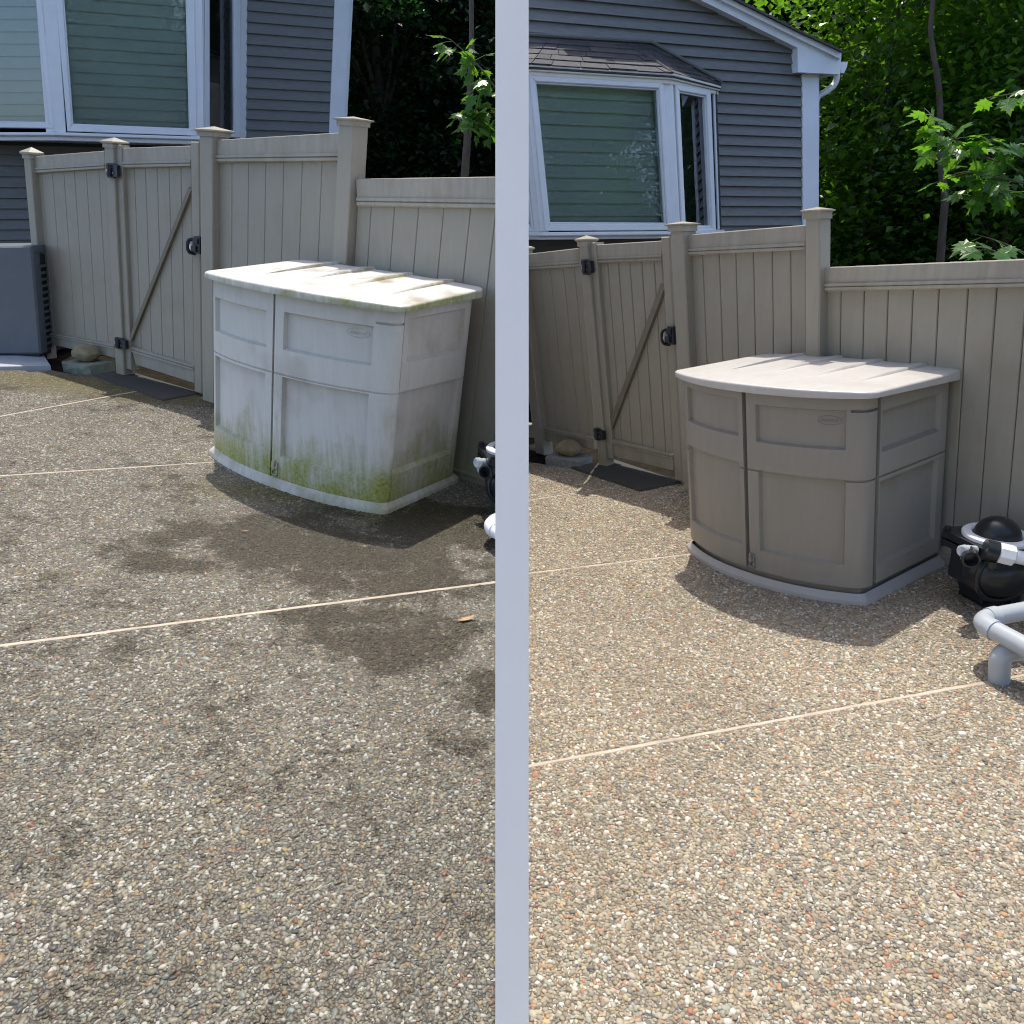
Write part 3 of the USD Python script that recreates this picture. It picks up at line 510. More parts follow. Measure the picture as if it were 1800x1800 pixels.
        for q_0, q_1, z_0, z_1, dd, eL, eR, eT, eB in recs:
            f = np.minimum.reduce([(Q - q_0) / max(eL, 1e-4), (q_1 - Q) / max(eR, 1e-4), (z_1 - Zz) / max(eT, 1e-4), (Zz - z_0) / max(eB, 1e-4)]); f = np.clip(f, 0, 1); off = np.maximum(off, dd * f * f * (3 - 2 * f))
        ed = np.minimum.reduce([Q - q0, q1 - Q]); off = np.maximum(off, np.clip(1 - ed / .004, 0, 1) ** 2 * .003)
        u, y = pos(Q); nu, ny = nor(Q)
        Zz = Zz + (zl_bt - zl_top) * np.clip(y / D, 0, 1) * np.clip((Zz / zt - .86) / .14, 0, 1)
        V = fr.P(u - nu * off, y - ny * off, Zz); n, mm = Q.shape
        inn = fr.P(u - nu * .03, y - ny * .03, Zz)
        v, f = grid_mesh(V); parts = [(v, f)]
        for sl in ((slice(0, 1), slice(None)), (slice(n - 1, n), slice(None)), (slice(None), slice(0, 1)), (slice(None), slice(mm - 1, mm))):
            e0, e1 = V[sl].reshape(-1, 3), inn[sl].reshape(-1, 3); parts.append(grid_mesh(np.stack([e0, e1])))
        v, f = join(parts); return obj(name, (v, f), matr, parent, smooth=32)
    lab = 'weathered storage shed lightened for missing sun, with green algae along its base' if old else 'clean taupe plastic storage shed with a pale lid'
    t = thing('storage_shed', a, lab, 'shed')
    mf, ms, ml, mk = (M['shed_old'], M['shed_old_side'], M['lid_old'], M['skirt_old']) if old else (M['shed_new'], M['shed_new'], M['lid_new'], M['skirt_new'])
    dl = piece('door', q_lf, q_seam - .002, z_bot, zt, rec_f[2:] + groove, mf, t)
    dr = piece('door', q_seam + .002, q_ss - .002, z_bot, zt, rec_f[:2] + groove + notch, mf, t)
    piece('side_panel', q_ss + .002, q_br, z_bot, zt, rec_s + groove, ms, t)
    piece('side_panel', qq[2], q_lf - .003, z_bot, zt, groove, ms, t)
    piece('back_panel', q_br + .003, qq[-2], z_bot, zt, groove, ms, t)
    def extr(poly, z0, z1, top=None):
        c = np.array(poly.exterior.coords)[:-1]; c2 = np.array((top or poly).exterior.coords)[:-1]
        m_ = trimesh.creation.extrude_polygon(poly, 1.0, engine='earcut'); v = m_.vertices; return fr.P(v[:, 0], v[:, 1], z0 + v[:, 2] * (z1 - z0)), m_.faces
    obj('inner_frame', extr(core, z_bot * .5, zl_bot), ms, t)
    # skirt: a foot with a sloping top
    c = np.array(skirt.exterior.coords)[:-1]; ci = np.array([np.array(body.exterior.interpolate(body.exterior.project(Point(p))).coords[0]) for p in c]) ; rows = []
    for w, zz in ((0, -.012), (0, .022 * sc), (.15, .030 * sc), (1.0, z_bot + .004), (1.25, z_bot + .004)):
        p = c + (ci - c) * w; p = np.vstack([p, p[:1]]); rows.append(fr.P(p[:, 0], p[:, 1], np.full(len(p), zz) - 0.0))
    v, f = grid_mesh(np.stack(rows)); tm = trimesh.Trimesh(*arr((v, f)), process=False)
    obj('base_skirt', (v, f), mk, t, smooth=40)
    # lid
    x0, y0, x1, y1 = lidp.bounds; rl = .014 * sc
    ucols = np.unique(np.round(np.concatenate([np.linspace(x0 + 1e-4, x1 - 1e-4, 90), x0 + np.array([.0005, .002, .005, .01, .016, .024]), x1 - np.array([.0005, .002, .005, .01, .016, .024])]), 5))
    steps = [x0 + (x1 - x0) * f for f in (.235, .435, .635, .84)]
    ucols = np.unique(np.concatenate([ucols] + [[s - .0001, s + .005] for s in steps])); ucols = ucols[(ucols > x0) & (ucols < x1)]
    T = np.unique(np.concatenate([np.linspace(0, 1, 40), [.002, .006, .012, .02, .03, .97, .98, .988, .994, .998]])); rows = []
    for u in ucols:
        ln = lidp.intersection(LineString([(u, y0 - 1), (u, y1 + 1)])); ya, yb = ln.bounds[1], ln.bounds[3]; y = ya + (yb - ya) * T
        rows.append(np.stack([np.full_like(y, u), y], 1))
    Gd = np.stack(rows); dist = np.array([[lidp.exterior.distance(Point(p)) for p in row] for row in Gd])
    depth = (Gd[..., 1] - 0) / D; frac = (Gd[..., 0] - x0) / (x1 - x0)
    saw = np.zeros_like(frac); bounds_ = [0, .235, .435, .635, .84, 1.001]
    for i in range(5):
        mk_ = (Gd[..., 0] > (x0 if i == 0 else steps[i - 1]) + .0002) & (Gd[..., 0] <= (steps[i] if i < 4 else x1 + 1)); ph = (frac - bounds_[i]) / (bounds_[i + 1] - bounds_[i]); saw = np.where(mk_, np.clip(ph * 2.2 - 1.2, 0, 1) if i < 4 else 0, saw)
    fade = np.clip((depth - .12) / .45, 0, 1)
    Z = zl_top + (zl_bt - zl_top) * np.clip(depth, 0, 1) + saw * fade * .016 * sc - .010 * (frac * 2 - 1) ** 2
    dd = np.clip(rl - dist, 0, rl); Z = Z - (rl - np.sqrt(np.maximum(rl * rl - dd * dd, 0)))
    V = fr.P(Gd[..., 0], Gd[..., 1], Z); v1, f1 = grid_mesh(V); parts = [(v1, f1[:, ::-1])]
    ring = np.concatenate([np.arange(0, len(T))[None, :].repeat(1, 0)[0]]); n, mm = Gd.shape[:2]
    idx = [(i, 0) for i in range(n)] + [(n - 1, j) for j in range(1, mm)] + [(i, mm - 1) for i in range(n - 2, -1, -1)] + [(0, j) for j in range(mm - 2, -1, -1)]
    loop = np.array([Gd[i, j] for i, j in idx]); lz = np.array([Z[i, j] for i, j in idx]); th = zl_top - zl_bot
    cen = np.array([W / 2, D / 2 - .05]); inner = loop + (cen - loop) * (.03 / np.linalg.norm(cen - loop, axis=1))[:, None]; inner2 = loop + (cen - loop) * .12
    zb = zl_bot + (zl_bt - zl_top - .018 * sc) * np.clip(loop[:, 1] / D, 0, 1)
    sk = np.stack([fr.P(loop[:, 0], loop[:, 1], lz), fr.P(loop[:, 0], loop[:, 1], zb + .008), fr.P(*(loop + (cen - loop) * .002).T, zb), fr.P(inner[:, 0], inner[:, 1], zb), fr.P(inner[:, 0], inner[:, 1], zb + .02), fr.P(inner2[:, 0], inner2[:, 1], zb + .02)])
    v2, f2 = grid_mesh(sk); parts.append((v2, f2)); v, f = join(parts)
    tm = trimesh.Trimesh(v, f, process=False); tm.merge_vertices(digits_vertex=5); tm.update_faces(tm.nondegenerate_faces()); trimesh.repair.fix_normals(tm)
    if tm.face_normals[np.argmax(np.abs(tm.face_normals[:, 2]) * (tm.triangles_center[:, 2] > tm.vertices[:, 2].max() - .05))][2] < 0: tm.invert()
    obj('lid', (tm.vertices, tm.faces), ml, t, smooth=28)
    # badge: a raised oval ring with lettering, on the right door
    lx, ly, lw, lh = S['logo']; (ul, zl), (u2, _), (_, z2) = fpx(lx, ly), fpx(lx + lw / 2, ly + 3), fpx(lx, ly + lh / 2); hw, hh = abs(u2 - ul), abs(z2 - zl)
    tang = lambda u: (bow(u + .002) - bow(u - .002)) / .004
    yb0 = bow(ul) + m + dp
    def onface(uu, zz, o):
        q = q_front(uu); u, y = pos(q); nu, ny = nor(q); return fr.P(u - nu * (dp - o), y - ny * (dp - o), zz)
    g = np.linspace(0, 2 * np.pi, 49); ring = tube(np.array([onface(ul + hw * math.cos(k), zl + hh * math.sin(k), .001) for k in g]), .0022 * sc, 6)
    bd = obj('badge', ring, mf, dr, smooth=50)
    tx = meshkit.text_mesh('suncast', 1.0, .1, True); v = np.array(tx.vertices); ex = v[:, 0].max() - v[:, 0].min(); v[:, 0] = (v[:, 0] - v[:, 0].min()) / ex * 2 - 1; v[:, 1] = (v[:, 1] - .36) * .95
    lt = onface(ul + v[:, 0] * hw * .74 + v[:, 1] * hw * .05, zl + v[:, 1] * hh * .8, np.where(v[:, 2] > .05, .0035, 0) * sc); obj('lettering', (lt, tx.faces), mf, dr)
    # latch at the foot of the door seam
    x0_, x1_, y0_, y1_ = S['latch']; (ua, za), (ub, zb_) = fpx(x0_, y0_), fpx(x1_, y1_); um, w, hgt = (ua + ub) / 2, ub - ua, za - zb_
    qa = q_front(um); u_, y_ = pos(qa); d_ = unit(np.array(pos(qa + .02)) - np.array(pos(qa - .02))); lf = Frame(fr.P(u_, y_, 0), fr.ax * d_[0] + fr.ay * d_[1], unit(fr.ay * d_[0] - fr.ax * d_[1]), fr.v)
    w = max(w, .022 * sc); zb_, za = zb_ + .005, za
    obj('latch', join([box(lf, -w / 2, -w * .28, zb_, za, -.004, .010, .002), box(lf, w * .28, w / 2, zb_, za, -.004, .010, .002), box(lf, -w / 2, w / 2, zb_, zb_ + hgt * .12, -.004, .010, .002), box(lf, -w * .5, w * .5, za - hgt * .42, za - hgt * .30, -.004, .014, .002), box(lf, -w * .16, w * .16, zb_ + hgt * .40, za + hgt * .12, 0, .018, .002)]), ms, dr)
    SHED[side] = dict(fr=fr, W=W, D=D, ztop=zl_top, lidp=lidp)
for s in 'LR': build_shed(s)

# ------------------------------------------------------------------ houses
def quad(fr, pts, off=0.0): return np.array([fr.uz(x, y, off) for x, y in pts])
def window(fr, outer, inner, parent, slats, label=None, o=.03):
    """outer, inner: picture corners TL, TR, BR, BL; the frame is a part, its pane and the slats of its blind are sub-parts"""
    Q, I = quad(fr, outer), quad(fr, inner); parts = []
    for k in range(4):
        j = (k + 1) % 4; q = np.array([Q[k], Q[j], I[j], I[k]]); m = .002 * (np.roll(q, 1, 0) - q); parts.append(board(fr, q, -.05, o, .006))
    e = .012; J = I + np.sign(I.mean(0) - I) * e
    for k in range(4):
        j = (k + 1) % 4; parts.append(board(fr, [I[k], I[j], J[j], J[k]], -.05, o - .016, .003))
    p = obj('window', join(parts), M['trim'], parent, label=label)
    v = [fr.P(u, .012, z) for u, z in I]; obj('pane', (np.array(v), [[0, 2, 1], [0, 3, 2]]), M['glass'], p)
    zt, zb = max(I[0][1], I[1][1]) + .02, min(I[2][1], I[3][1]) - .02; ul, ur = min(I[0][0], I[3][0]) - .03, max(I[1][0], I[2][0]) + .03
    h = (zt - zb) / max(slats, 1)
    for k in range(slats):
        z0 = zb + k * h
        obj('blind_slat', hull([fr.P(u, y, z) for u in (ul, ur) for y, z in ((.075, z0 - h * .12), (.080, z0 - h * .12), (.105, z0 + h * .98), (.110, z0 + h * .98), (.094, z0 + h * .3), (.088, z0 + h * .3))]), M['blind'], p)
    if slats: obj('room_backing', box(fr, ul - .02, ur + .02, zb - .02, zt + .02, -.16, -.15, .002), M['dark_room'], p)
    return Q
def siding(fr, z0, dz, n, u0, ulim, parent, xmin=None):
    for k in range(n):
        za, zb = z0 + k * dz, z0 + (k + 1) * dz + .012; r0, r1 = ulim(za), ulim(zb)
        if xmin is not None: u0 = (xmin - fr.O[0] - fr.v[0] * za) / fr.ax[0]
        if r0 - u0 < .1: continue
        obj('siding_board', hull([fr.P(u, -o, z) for u, uu in ((u0, 0), (r0, 1)) for o, z in ((.030, za), (.0, za), (.028, za + .006))] + [fr.P(u, -o, zb) for u in (u0, max(r1, u0 + .05)) for o in (.0, .005)]), M['siding'], parent)
def house_frame(xy, Y, vp, v):
    P = at_depth(*xy, Y); d = ray(vp, HOR); d[2] = 0; d = unit(d); n = np.array([-d[1], d[0], 0.0])
    b = P - v * ((P[2] - gz(P[0])) / (v[2])); b = P - v * (P[2] - gz(b[0])); return Frame(b, d, n, v)
def tilted(fr, a, b):
    """frame along the ground line from a to b, facing the eye"""
    d = unit((b - a) * [1, 1, 0]); n = np.array([-d[1], d[0], 0.0]); return Frame(a, d, n if n[1] > 0 else -n, fr.v)

def house_left():
    H = house_frame((606, 205), 11.4, 4680, UPL); o = .62; t = thing('house', H.P(-2, 0, 0), 'grey sided house behind the left fence with a white bay window', 'house')
    U = lambda x, y, off=0.0: H.uz(x, y, off)
    zA, zB = U(580, 69.4)[1], U(580, 233)[1]; dz = (zA - zB) / 9; z0 = zB - math.ceil((zB + .1) / dz) * dz; uc = U(579, 200)[0]
    obj('wall_core', box(H, -8.5, -.03, -.2, 5.2, -7, -.002, .002), M['siding'], t)
    siding(H, z0, dz, int((4.9 - z0) / dz), -8.5, lambda z: uc, t)
    obj('corner_trim', join([box(H, uc, 0, -.2, 5.1, -.10, .032, .006), box(H, U(600, 205)[0], .03, -.2, 5.1, -.25, .018, .005)]), M['trim'], t)
    side = Frame(H.P(.0, 0, 0), H.ay, -H.ax, H.v)
    obj('side_wall', hull([H.P(u, y, z) for u in (-.05, .012) for y in (.1, 7) for z in (-.2, 5.1)]), M['siding'], t)
    Fr_ = Frame(H.P(0, -o, 0), H.ax, H.ay, H.v); uR, uL = Fr_.uz(353, 200)[0], Fr_.uz(96, 200)[0]
    cR, cL = Fr_.P(uR, 0, 0), Fr_.P(uL, 0, 0); wR = H.P(U(431, 200)[0], 0, 0); wL = cL - np.array([1.75, 0, 0])
    R_, L_ = tilted(H, cR, wR), tilted(H, wL, cL)
    window(Fr_, [(93, -70), (341, -64), (346, 239), (119, 231)], [(106, -60), (327, -54), (334.5, 228), (127, 219.5)], t, 14, 'wide bay window facing the fence with its pale blind down')
    window(R_, [(357, -60), (419.5, -50), (419, 242), (358, 239)], [(365, -48), (411, -40), (412, 232), (365.5, 228)], t, 0)
    window(L_, [(-60, -68), (69, -70), (98, 226), (-30, 224)], [(-50, -58), (60, -60), (88.5, 216.5), (-20, 215)], t, 13)
    zs = Fr_.uz(230, 237)[1]; zb_ = Fr_.uz(230, 251)[1]; zt = 4.75
    for f, l0, l1, yy in ((Fr_, uL, uR, (217, -66)), (R_, 0, np.linalg.norm(wR - cR), (388, -55)), (L_, 0, np.linalg.norm(cL - wL), (0, -69))):
        obj('window_header', box(f, l0, l1, f.uz(*yy)[1] - .01, zt, -.05, .015, .005), M['trim'], t)
    obj('bay_panel', box(L_, 0, L_.uz(-46, 100)[0], zs, zt, -.05, .012, .005), M['trim'], t)
    for f, u0, u1 in ((Fr_, uR - .11, uR + .03), (R_, -.01, .05), (R_, np.linalg.norm(wR - cR) - .12, np.linalg.norm(wR - cR)), (Fr_, uL - .03, uL + .10), (L_, np.linalg.norm(cL - wL) - .10, np.linalg.norm(cL - wL) + .01)):
        obj('window_post', box(f, u0, u1, zs, zt, -.06, .022, .006), M['trim'], t)
    lR, lL = np.linalg.norm(wR - cR), np.linalg.norm(cL - wL)
    for f, u0, u1 in ((Fr_, uL - .02, uR + .02), (R_, -.02, lR), (L_, 0, lL + .02)):
        obj('sill', join([box(f, u0, u1, zs - .035, zs, -.06, .055, .008), box(f, u0, u1, zb_, zs - .035, -.06, .02, .006)]), M['trim'], t)
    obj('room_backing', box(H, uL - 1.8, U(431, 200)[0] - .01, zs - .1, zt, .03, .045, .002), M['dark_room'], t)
    obj('bay_floor', hull([p + H.v * z for p in (cR, cL, wR, wL) for z in (zb_ + .02, zb_ + .05)]), M['trim'], t)
    obj('bay_head', hull([p + H.v * z for p in (cR, cL, wR, wL) for z in (zt - .02, zt + .4)]), M['trim'], t)
    obj('roof', extrude_poly(H, [(-9, 5.2), (.5, 5.2), (.5, 5.5), (-9, 7.0)], -7.5, .5), M['shingle'], t)
    return H
HL = house_left()

def house_right():
    H = house_frame((1435, 300), 8.4, 4900, UPR); o = .50; t = thing('house', H.P(-1.5, 0, 0), 'grey sided house on the right with shingled bay window roof and downspout', 'house')
    U = lambda x, y, off=0.0: H.uz(x, y, off)
    zA, zB = U(1406, 95.8)[1], U(1406, 395.8)[1]; dz = (zA - zB) / 17; z0 = zB - math.ceil((zB + .1) / dz) * dz; uc = U(1407, 300)[0]
    ra, rb = U(1400, 84, -.03), U(1340, 54, -.03); rake = lambda z: ra[0] + (z - ra[1]) * (rb[0] - ra[0]) / (rb[1] - ra[1])
    uleft = (WT + .03 - H.O[0]) / H.ax[0] + .12
    ulim = lambda z: min(uc, rake(z) + .03)
    ztop = U(1100, -80)[1]
    core = [(uleft, -.2), (-.02, -.2), (-.02, U(1430, 110)[1]), (min(rake(ztop), -.3), ztop), (uleft, ztop)]
    cut = lambda m: (lambda q: (np.array(q.vertices), np.array(q.faces)))(trimesh.intersections.slice_mesh_plane(trimesh.Trimesh(*m), [1, 0, 0], [WT + .04, 0, 0], cap=True, engine='earcut'))
    obj('wall_core', cut(extrude_poly(H, core, -6, -.002)), M['siding'], t)
    siding(H, z0, dz, int((ztop - z0) / dz), uleft, ulim, t, WT + .045)
    zc = U(1420, 127)[1]
    obj('corner_trim', join([box(H, uc, 0, -.2, zc, -.02, .032, .006), box(H, -.012, .02, -.2, zc, -.10, .016, .005)]), M['trim'], t)
    obj('side_wall', hull([H.P(u, y, z) for u in (-.05, .008) for y in (.1, 6) for z in (-.2, zc)]), M['siding'], t)
    # gable trim, eave return, roof edge, gutter and downspout
    uz = lambda x, y, of: U(x, y, -of)
    ext = lambda p, q, k: p + (p - q) * k
    r0, r1 = uz(1402, 84, .10), uz(1340, 53.5, .10); e0 = uz(1478.5, 104, .10)
    up = unit(r1 - r0) * 1.9
    s0, s1 = uz(1478.5, 98, .10), uz(1385, 54, .10)
    obj('rake_board', extrude_poly(H, [r0, uz(1402.5, 127, .10), uz(1476.5, 130.5, .10), uz(1478.5, 104, .10), uz(1376, 54, .10), uz(1376, 54, .10) + up, r1 + up, r1], .0, .10), M['trim'], t)
    obj('fascia', extrude_poly(H, [uz(1478.5, 104, .13), uz(1479, 92.5, .13), uz(1398, 54, .13), uz(1398, 54, .13) + up, uz(1376, 54, .13) + up, uz(1376, 54, .13)], -6, .13), M['trim'], t)
    obj('roof', extrude_poly(H, [uz(1481, 92, .15), uz(1480.5, 88.5, .15), uz(1405, 53, .15), uz(1405, 53, .15) + up, uz(1398, 53.5, .15) + up, uz(1398, 53.5, .15)], -6, .16), M['shingle'], t)
    ue = uz(1476.5, 130.5, .1)
    for k in range(9):
        y0 = .0 + k * .28
        obj('soffit_panel', hull([H.P(u, y, z) for u in (.01, ue[0] - .01) for y in (y0, y0 + .275) for z in (ue[1] + .012, ue[1] + .026)]), M['trim'], t)
    g = [uz(1477, 128, .08), uz(1476, 109, .08), uz(1490, 108.5, .08), uz(1488, 118, .08), uz(1483, 129, .08)]
    obj('gutter', extrude_poly(H, g, -6, .085), M['trim'], t)
    dp = [(1471, 128), (1471, 139), (1466, 150), (1452, 161), (1440, 167), (1434.5, 175), (1434.5, 190)]
    pts = [H.at(x, y, .10) for x, y in dp]; u, z = H.uz(1434.5, 190, .10); pts.append(H.P(u, .10, 0.1))
    obj('downspout', tube(bend(pts, .06), .031, 8), M['trim'], t, smooth=50)
    # bay
    Fr_ = Frame(H.P(0, -o, 0), H.ax, H.ay, H.v); uR, uL = Fr_.uz(1184, 300)[0], Fr_.uz(941, 300)[0]
    cR, cL = Fr_.P(uR, 0, 0), Fr_.P(uL, 0, 0); uw = U(1262, 300)[0]; wR = H.P(uw, 0, 0); lw = uw - uR
    kx = (WT + .02 - cL[0]); dL = np.array([-1, .0]); wLp = H.P(uL - lw, 0, 0); f_ = min(1.0, (cL[0] - WT - .02) / max(cL[0] - wLp[0], 1e-6)); wL = cL + (wLp - cL) * f_
    R_, L_ = tilted(H, cR, wR), tilted(H, wL, cL)
    window(Fr_, [(928, 132.5), (1163, 145.5), (1180, 404.5), (955.5, 406)], [(939, 144), (1156, 156), (1170, 394), (964, 393)], t, 11, 'wide bay window facing the fence with its pale blind down')
    window(R_, [(1182, 149), (1244, 158), (1254, 408), (1194, 408)], [(1189, 160), (1237, 168.5), (1247.5, 399.5), (1200.5, 398)], t, 0)
    zs = Fr_.uz(1080, 407)[1]; zb_ = Fr_.uz(1080, 420)[1]; zt = Fr_.uz(1060, 140)[1] + .02; lR, lL = np.linalg.norm(wR - cR), np.linalg.norm(cL - wL)
    if lL > .12:
        x0, x1 = px(L_.P(.02, 0, zt)), px(L_.P(lL - .06, 0, zt)); y0, y1 = px(L_.P(.02, 0, zs)), px(L_.P(lL - .06, 0, zs))
        window(L_, [x0, x1, y1, y0], [(x0[0] + 3, x0[1] + 11), (x1[0] - 5, x1[1] + 11), (y1[0] - 5, y1[1] - 11), (y0[0] + 3, y0[1] - 11)], t, 0)
    for f, u0, u1 in ((Fr_, uR - .075, uR + .02), (R_, -.01, .035), (R_, lR - .075, lR), (Fr_, uL - .02, uL + .055), (L_, lL - .06, lL + .01)):
        obj('window_post', box(f, u0, u1, zs, zt, -.06, .020, .005), M['trim'], t)
    for f, u0, u1 in ((Fr_, uL - .02, uR + .02), (R_, -.02, lR), (L_, 0, lL + .02)):
        obj('sill', join([box(f, u0, u1, zs - .03, zs, -.06, .05, .007), box(f, u0, u1, zb_, zs - .03, -.06, .018, .005)]), M['trim'], t)
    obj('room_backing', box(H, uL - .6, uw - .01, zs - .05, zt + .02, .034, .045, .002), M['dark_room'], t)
    obj('bay_floor', hull([p + H.v * z for p in (cR, cL, wR, wL) for z in (zb_ + .015, zb_ + .04)]), M['trim'], t)
    # small hipped roof of the bay
    oe = o + .05; E1, E2 = H.at(934, 113.5, -oe), H.at(1182, 129.5, -oe); E3 = H.at(1267, 150.5, -.03); T1, T2, T3 = H.at(965, 70, -.03), H.at(1103, 79, -.03), H.at(1144, 78.5, -.025)
    E0 = wL + H.v * E1[2] * 0; E0 = np.array([wL[0], wL[1] - .05, 0]); E0 = E0 + H.v * ((E1[2] - 0) / 1.0); T0 = np.array([max(wL[0], WT + .02), 0, 0]); T0 = H.P((WT + .03 - H.O[0] + H.v[0] * -0) / H.ax[0] + .16, -.03, H.uz(965, 70, -.03)[1])
    obj('bay_roof_deck', hull([p + np.array([0, 0, dz_]) for p in (E0, E1, E2, E3) for dz_ in (0, -.03)] + [p + np.array([0, .05, -.01]) for p in (T0, T1, T2, T3)]), M['shingle_b'], t)
    fz = .075
    for a, b in ((E0, E1), (E1, E2), (E2, E3)):
        f = tilted(H, a, b); l = np.linalg.norm((b - a)[:2]); dzb = (b - a)[2]
        obj('crown_moulding', join([board(f, [(0, z_), (l, z_ + dzb), (l, z_ + dzb + h), (0, z_ + h)], -.06, oo, .006) for z_, h, oo in ((-.075, .035, -.018), (-.042, .03, -.004), (-.014, .012, .006))]), M['crown'], t)
    r = np.random.default_rng(5)
    def shingles(A, B, C, D_, rows, wid):
        """A, B the eave, D_, C the top"""
        nrm = unit(np.cross(B - A, D_ - A)); nrm = nrm if nrm[2] > 0 else -nrm
        S_ = lambda s, q: (A + (B - A) * s) * (1 - q) + (D_ + (C - D_) * s) * q
        for k in range(rows):
            q0, q1 = k / rows - .004, (k + 1) / rows + .06; l = np.linalg.norm(S_(1, q0) - S_(0, q0)); n = max(1, int(l / wid)); off = r.uniform(.2, .8) / n
            ss = [0] + [off + i / n for i in range(n) if 0.03 < off + i / n < .97] + [1]
            for a, b in zip(ss, ss[1:]):
                g = .003 / l; th = .010 + r.uniform(-.003, .004); dq = r.uniform(-.006, .006); P = []
                for s in (a + g, b - g): P += [S_(s, q0 + dq), S_(s, q0 + dq) + nrm * th, S_(s, min(q1, 1)), S_(s, min(q1, 1)) + nrm * .002]
                obj('shingle', hull(P), M[r.choice(['shingle', 'shingle_b', 'shingle_c'])], t)
    shingles(E1, E2, T2, T1, 5, .24); shingles(E2, E3, T3, T2, 6, .22); shingles(E0, E1, T1, T0, 5, .24)
    obj('hip_cap', tube([E2, (E2 + T2) / 2 + np.array([0, 0, .01]), T2], .018, 6), M['shingle'], t)
    fl = [(927, 60), (1145, 73), (1269, 143)]
    pts = [H.at(x, y, -.03) for x, y in fl]
    obj('flashing', tube(pts, .014, 6), M['siding'], t)
    return H
CLIP[:] = [1, WT + .035]
HR = house_right()
CLIP.clear()

# ------------------------------------------------------------------ small things on the ground
def ground_box(pxs, h, name, label, cat, matr, sink=.02, group=None):
    g = [ground(x, y) for x, y in pxs]; P = []
    for p in g:
        c = np.mean(g, 0); q = p + (c - p) * .03
        P += [p + [0, 0, -sink], p + [0, 0, h - .008], q + [0, 0, h]]
    return obj(name, hull(P), matr, label=label, cat=cat, group=group)
def on_ground(xy, h): p = ground(*xy); return p + np.array([0, 0, h])
ground_box([(164, 661), (214, 651), (352, 692), (287, 705)], .014, 'door_mat', 'dark worn mat in front of the left gate on stained pebbles', 'mat', M['mat'])
ground_box([(1003, 824), (1077, 809.5), (1198, 850), (1125, 865)], .014, 'door_mat', 'dark worn mat in front of the right gate beside the sunny pebbles', 'mat', M['mat'])
def block(c, w, d, h, ang, label, matr):
    g = ground(*c); ca, sa = math.cos(ang), math.sin(ang); P = []
    for sx in (-1, 1):
        for sy in (-1, 1):
            for zz, k in ((-.05, 1), (h - .01, 1), (h, .95)):
                x, y = sx * w / 2 * k, sy * d / 2 * k; P.append(g + [x * ca - y * sa, x * sa + y * ca, zz])
    m = trimesh.Trimesh(*hull(P)).subdivide().subdivide().subdivide(); v = np.array(m.vertices); v += (meshkit.noise(v * 30, 3)[:, None] - .5) * .008
    obj('stone_block', (v, m.faces), matr, label=label, cat='block'); return g
def rock(c, r, label, seed, lift):
    m = trimesh.creation.icosphere(4, 1.0); v = np.array(m.vertices); v *= np.array([1.15, .9, .78]); v *= (1 + .22 * (meshkit.noise(v * 1.7 + seed, seed) - .5) + .08 * (meshkit.noise(v * 5 + seed, seed + 3) - .5))[:, None]; v *= r
    v[:, 2] -= v[:, 2].min(); obj('rock', (v + c + [0, 0, lift], m.faces), M['stone'], smooth=True, label=label, cat='rock')
sL = 1 / F * 8.1; sR = 1 / F * 5.9
gL = block((157, 650), 66 * sL, 40 * sL, .075, -.5, 'mossy square concrete block under the round rock by the left gate', M['block'])
rock(gL, 17.5 * sL, 'round brown rock resting on a mossy block left of the left gate', 2, .07)
gR = block((1000, 814), 62 * sR, 42 * sR, .055, -.55, 'grey granite block under the round rock by the right gate', M['block_b'])
rock(gR, 17.5 * sR, 'round brown rock resting on a grey block left of the right gate', 2, .05)

def ac_unit():
    c = ground(73, 634); v = UPL; f = Frame(c, unit([1, .12, 0]), unit([-.12, 1, 0]), v); h = f.uz(55, 432)[1]; w = .85; d = .8
    t = thing('air_conditioner', c, 'grey outdoor air conditioner with dark side grille at the left fence end', 'air conditioner')
    obj('case', join([box(f, -w, 0, .06, h, -.06, 0, .015), box(f, -w, .0, h - .06, h, -d, -.05, .012), box(f, -w, -.02, .06, h - .05, -d, -.05, .01), box(f, -.03, .0, .06, h - .05, -.14, -.055, .006), box(f, -.03, .0, .06, h - .05, -d, -d + .09, .006)]), M['ac'], t)
    n = 13
    for k in range(n):
        z = .12 + k * (h - .25) / n
        obj('grille_bar', hull([f.P(u, y, zz) for u in (-.02, .004) for y in (.13, d - .09) for zz in (z, z + .022)]), M['ac'], t)
    obj('grille_backing', hull([f.P(u, y, zz) for u in (-.02, -.012) for y in (.1, d - .05) for zz in (.08, h - .08)]), M['ac_dark'], t)
    obj('foot', box(f, -w + .02, -.02, .03, .07, -d + .02, -.02, .004), M['ac_dark'], t)
    p = [ground(-60, 652), ground(90, 649), ground(78, 630), ground(-60, 632)]
    obj('equipment_pad', hull([q + [0, 0, z] for q in p for z in (-.04, .03)]), M['pad'], label='pale square pad under the grey air conditioner', cat='pad')
ac_unit()

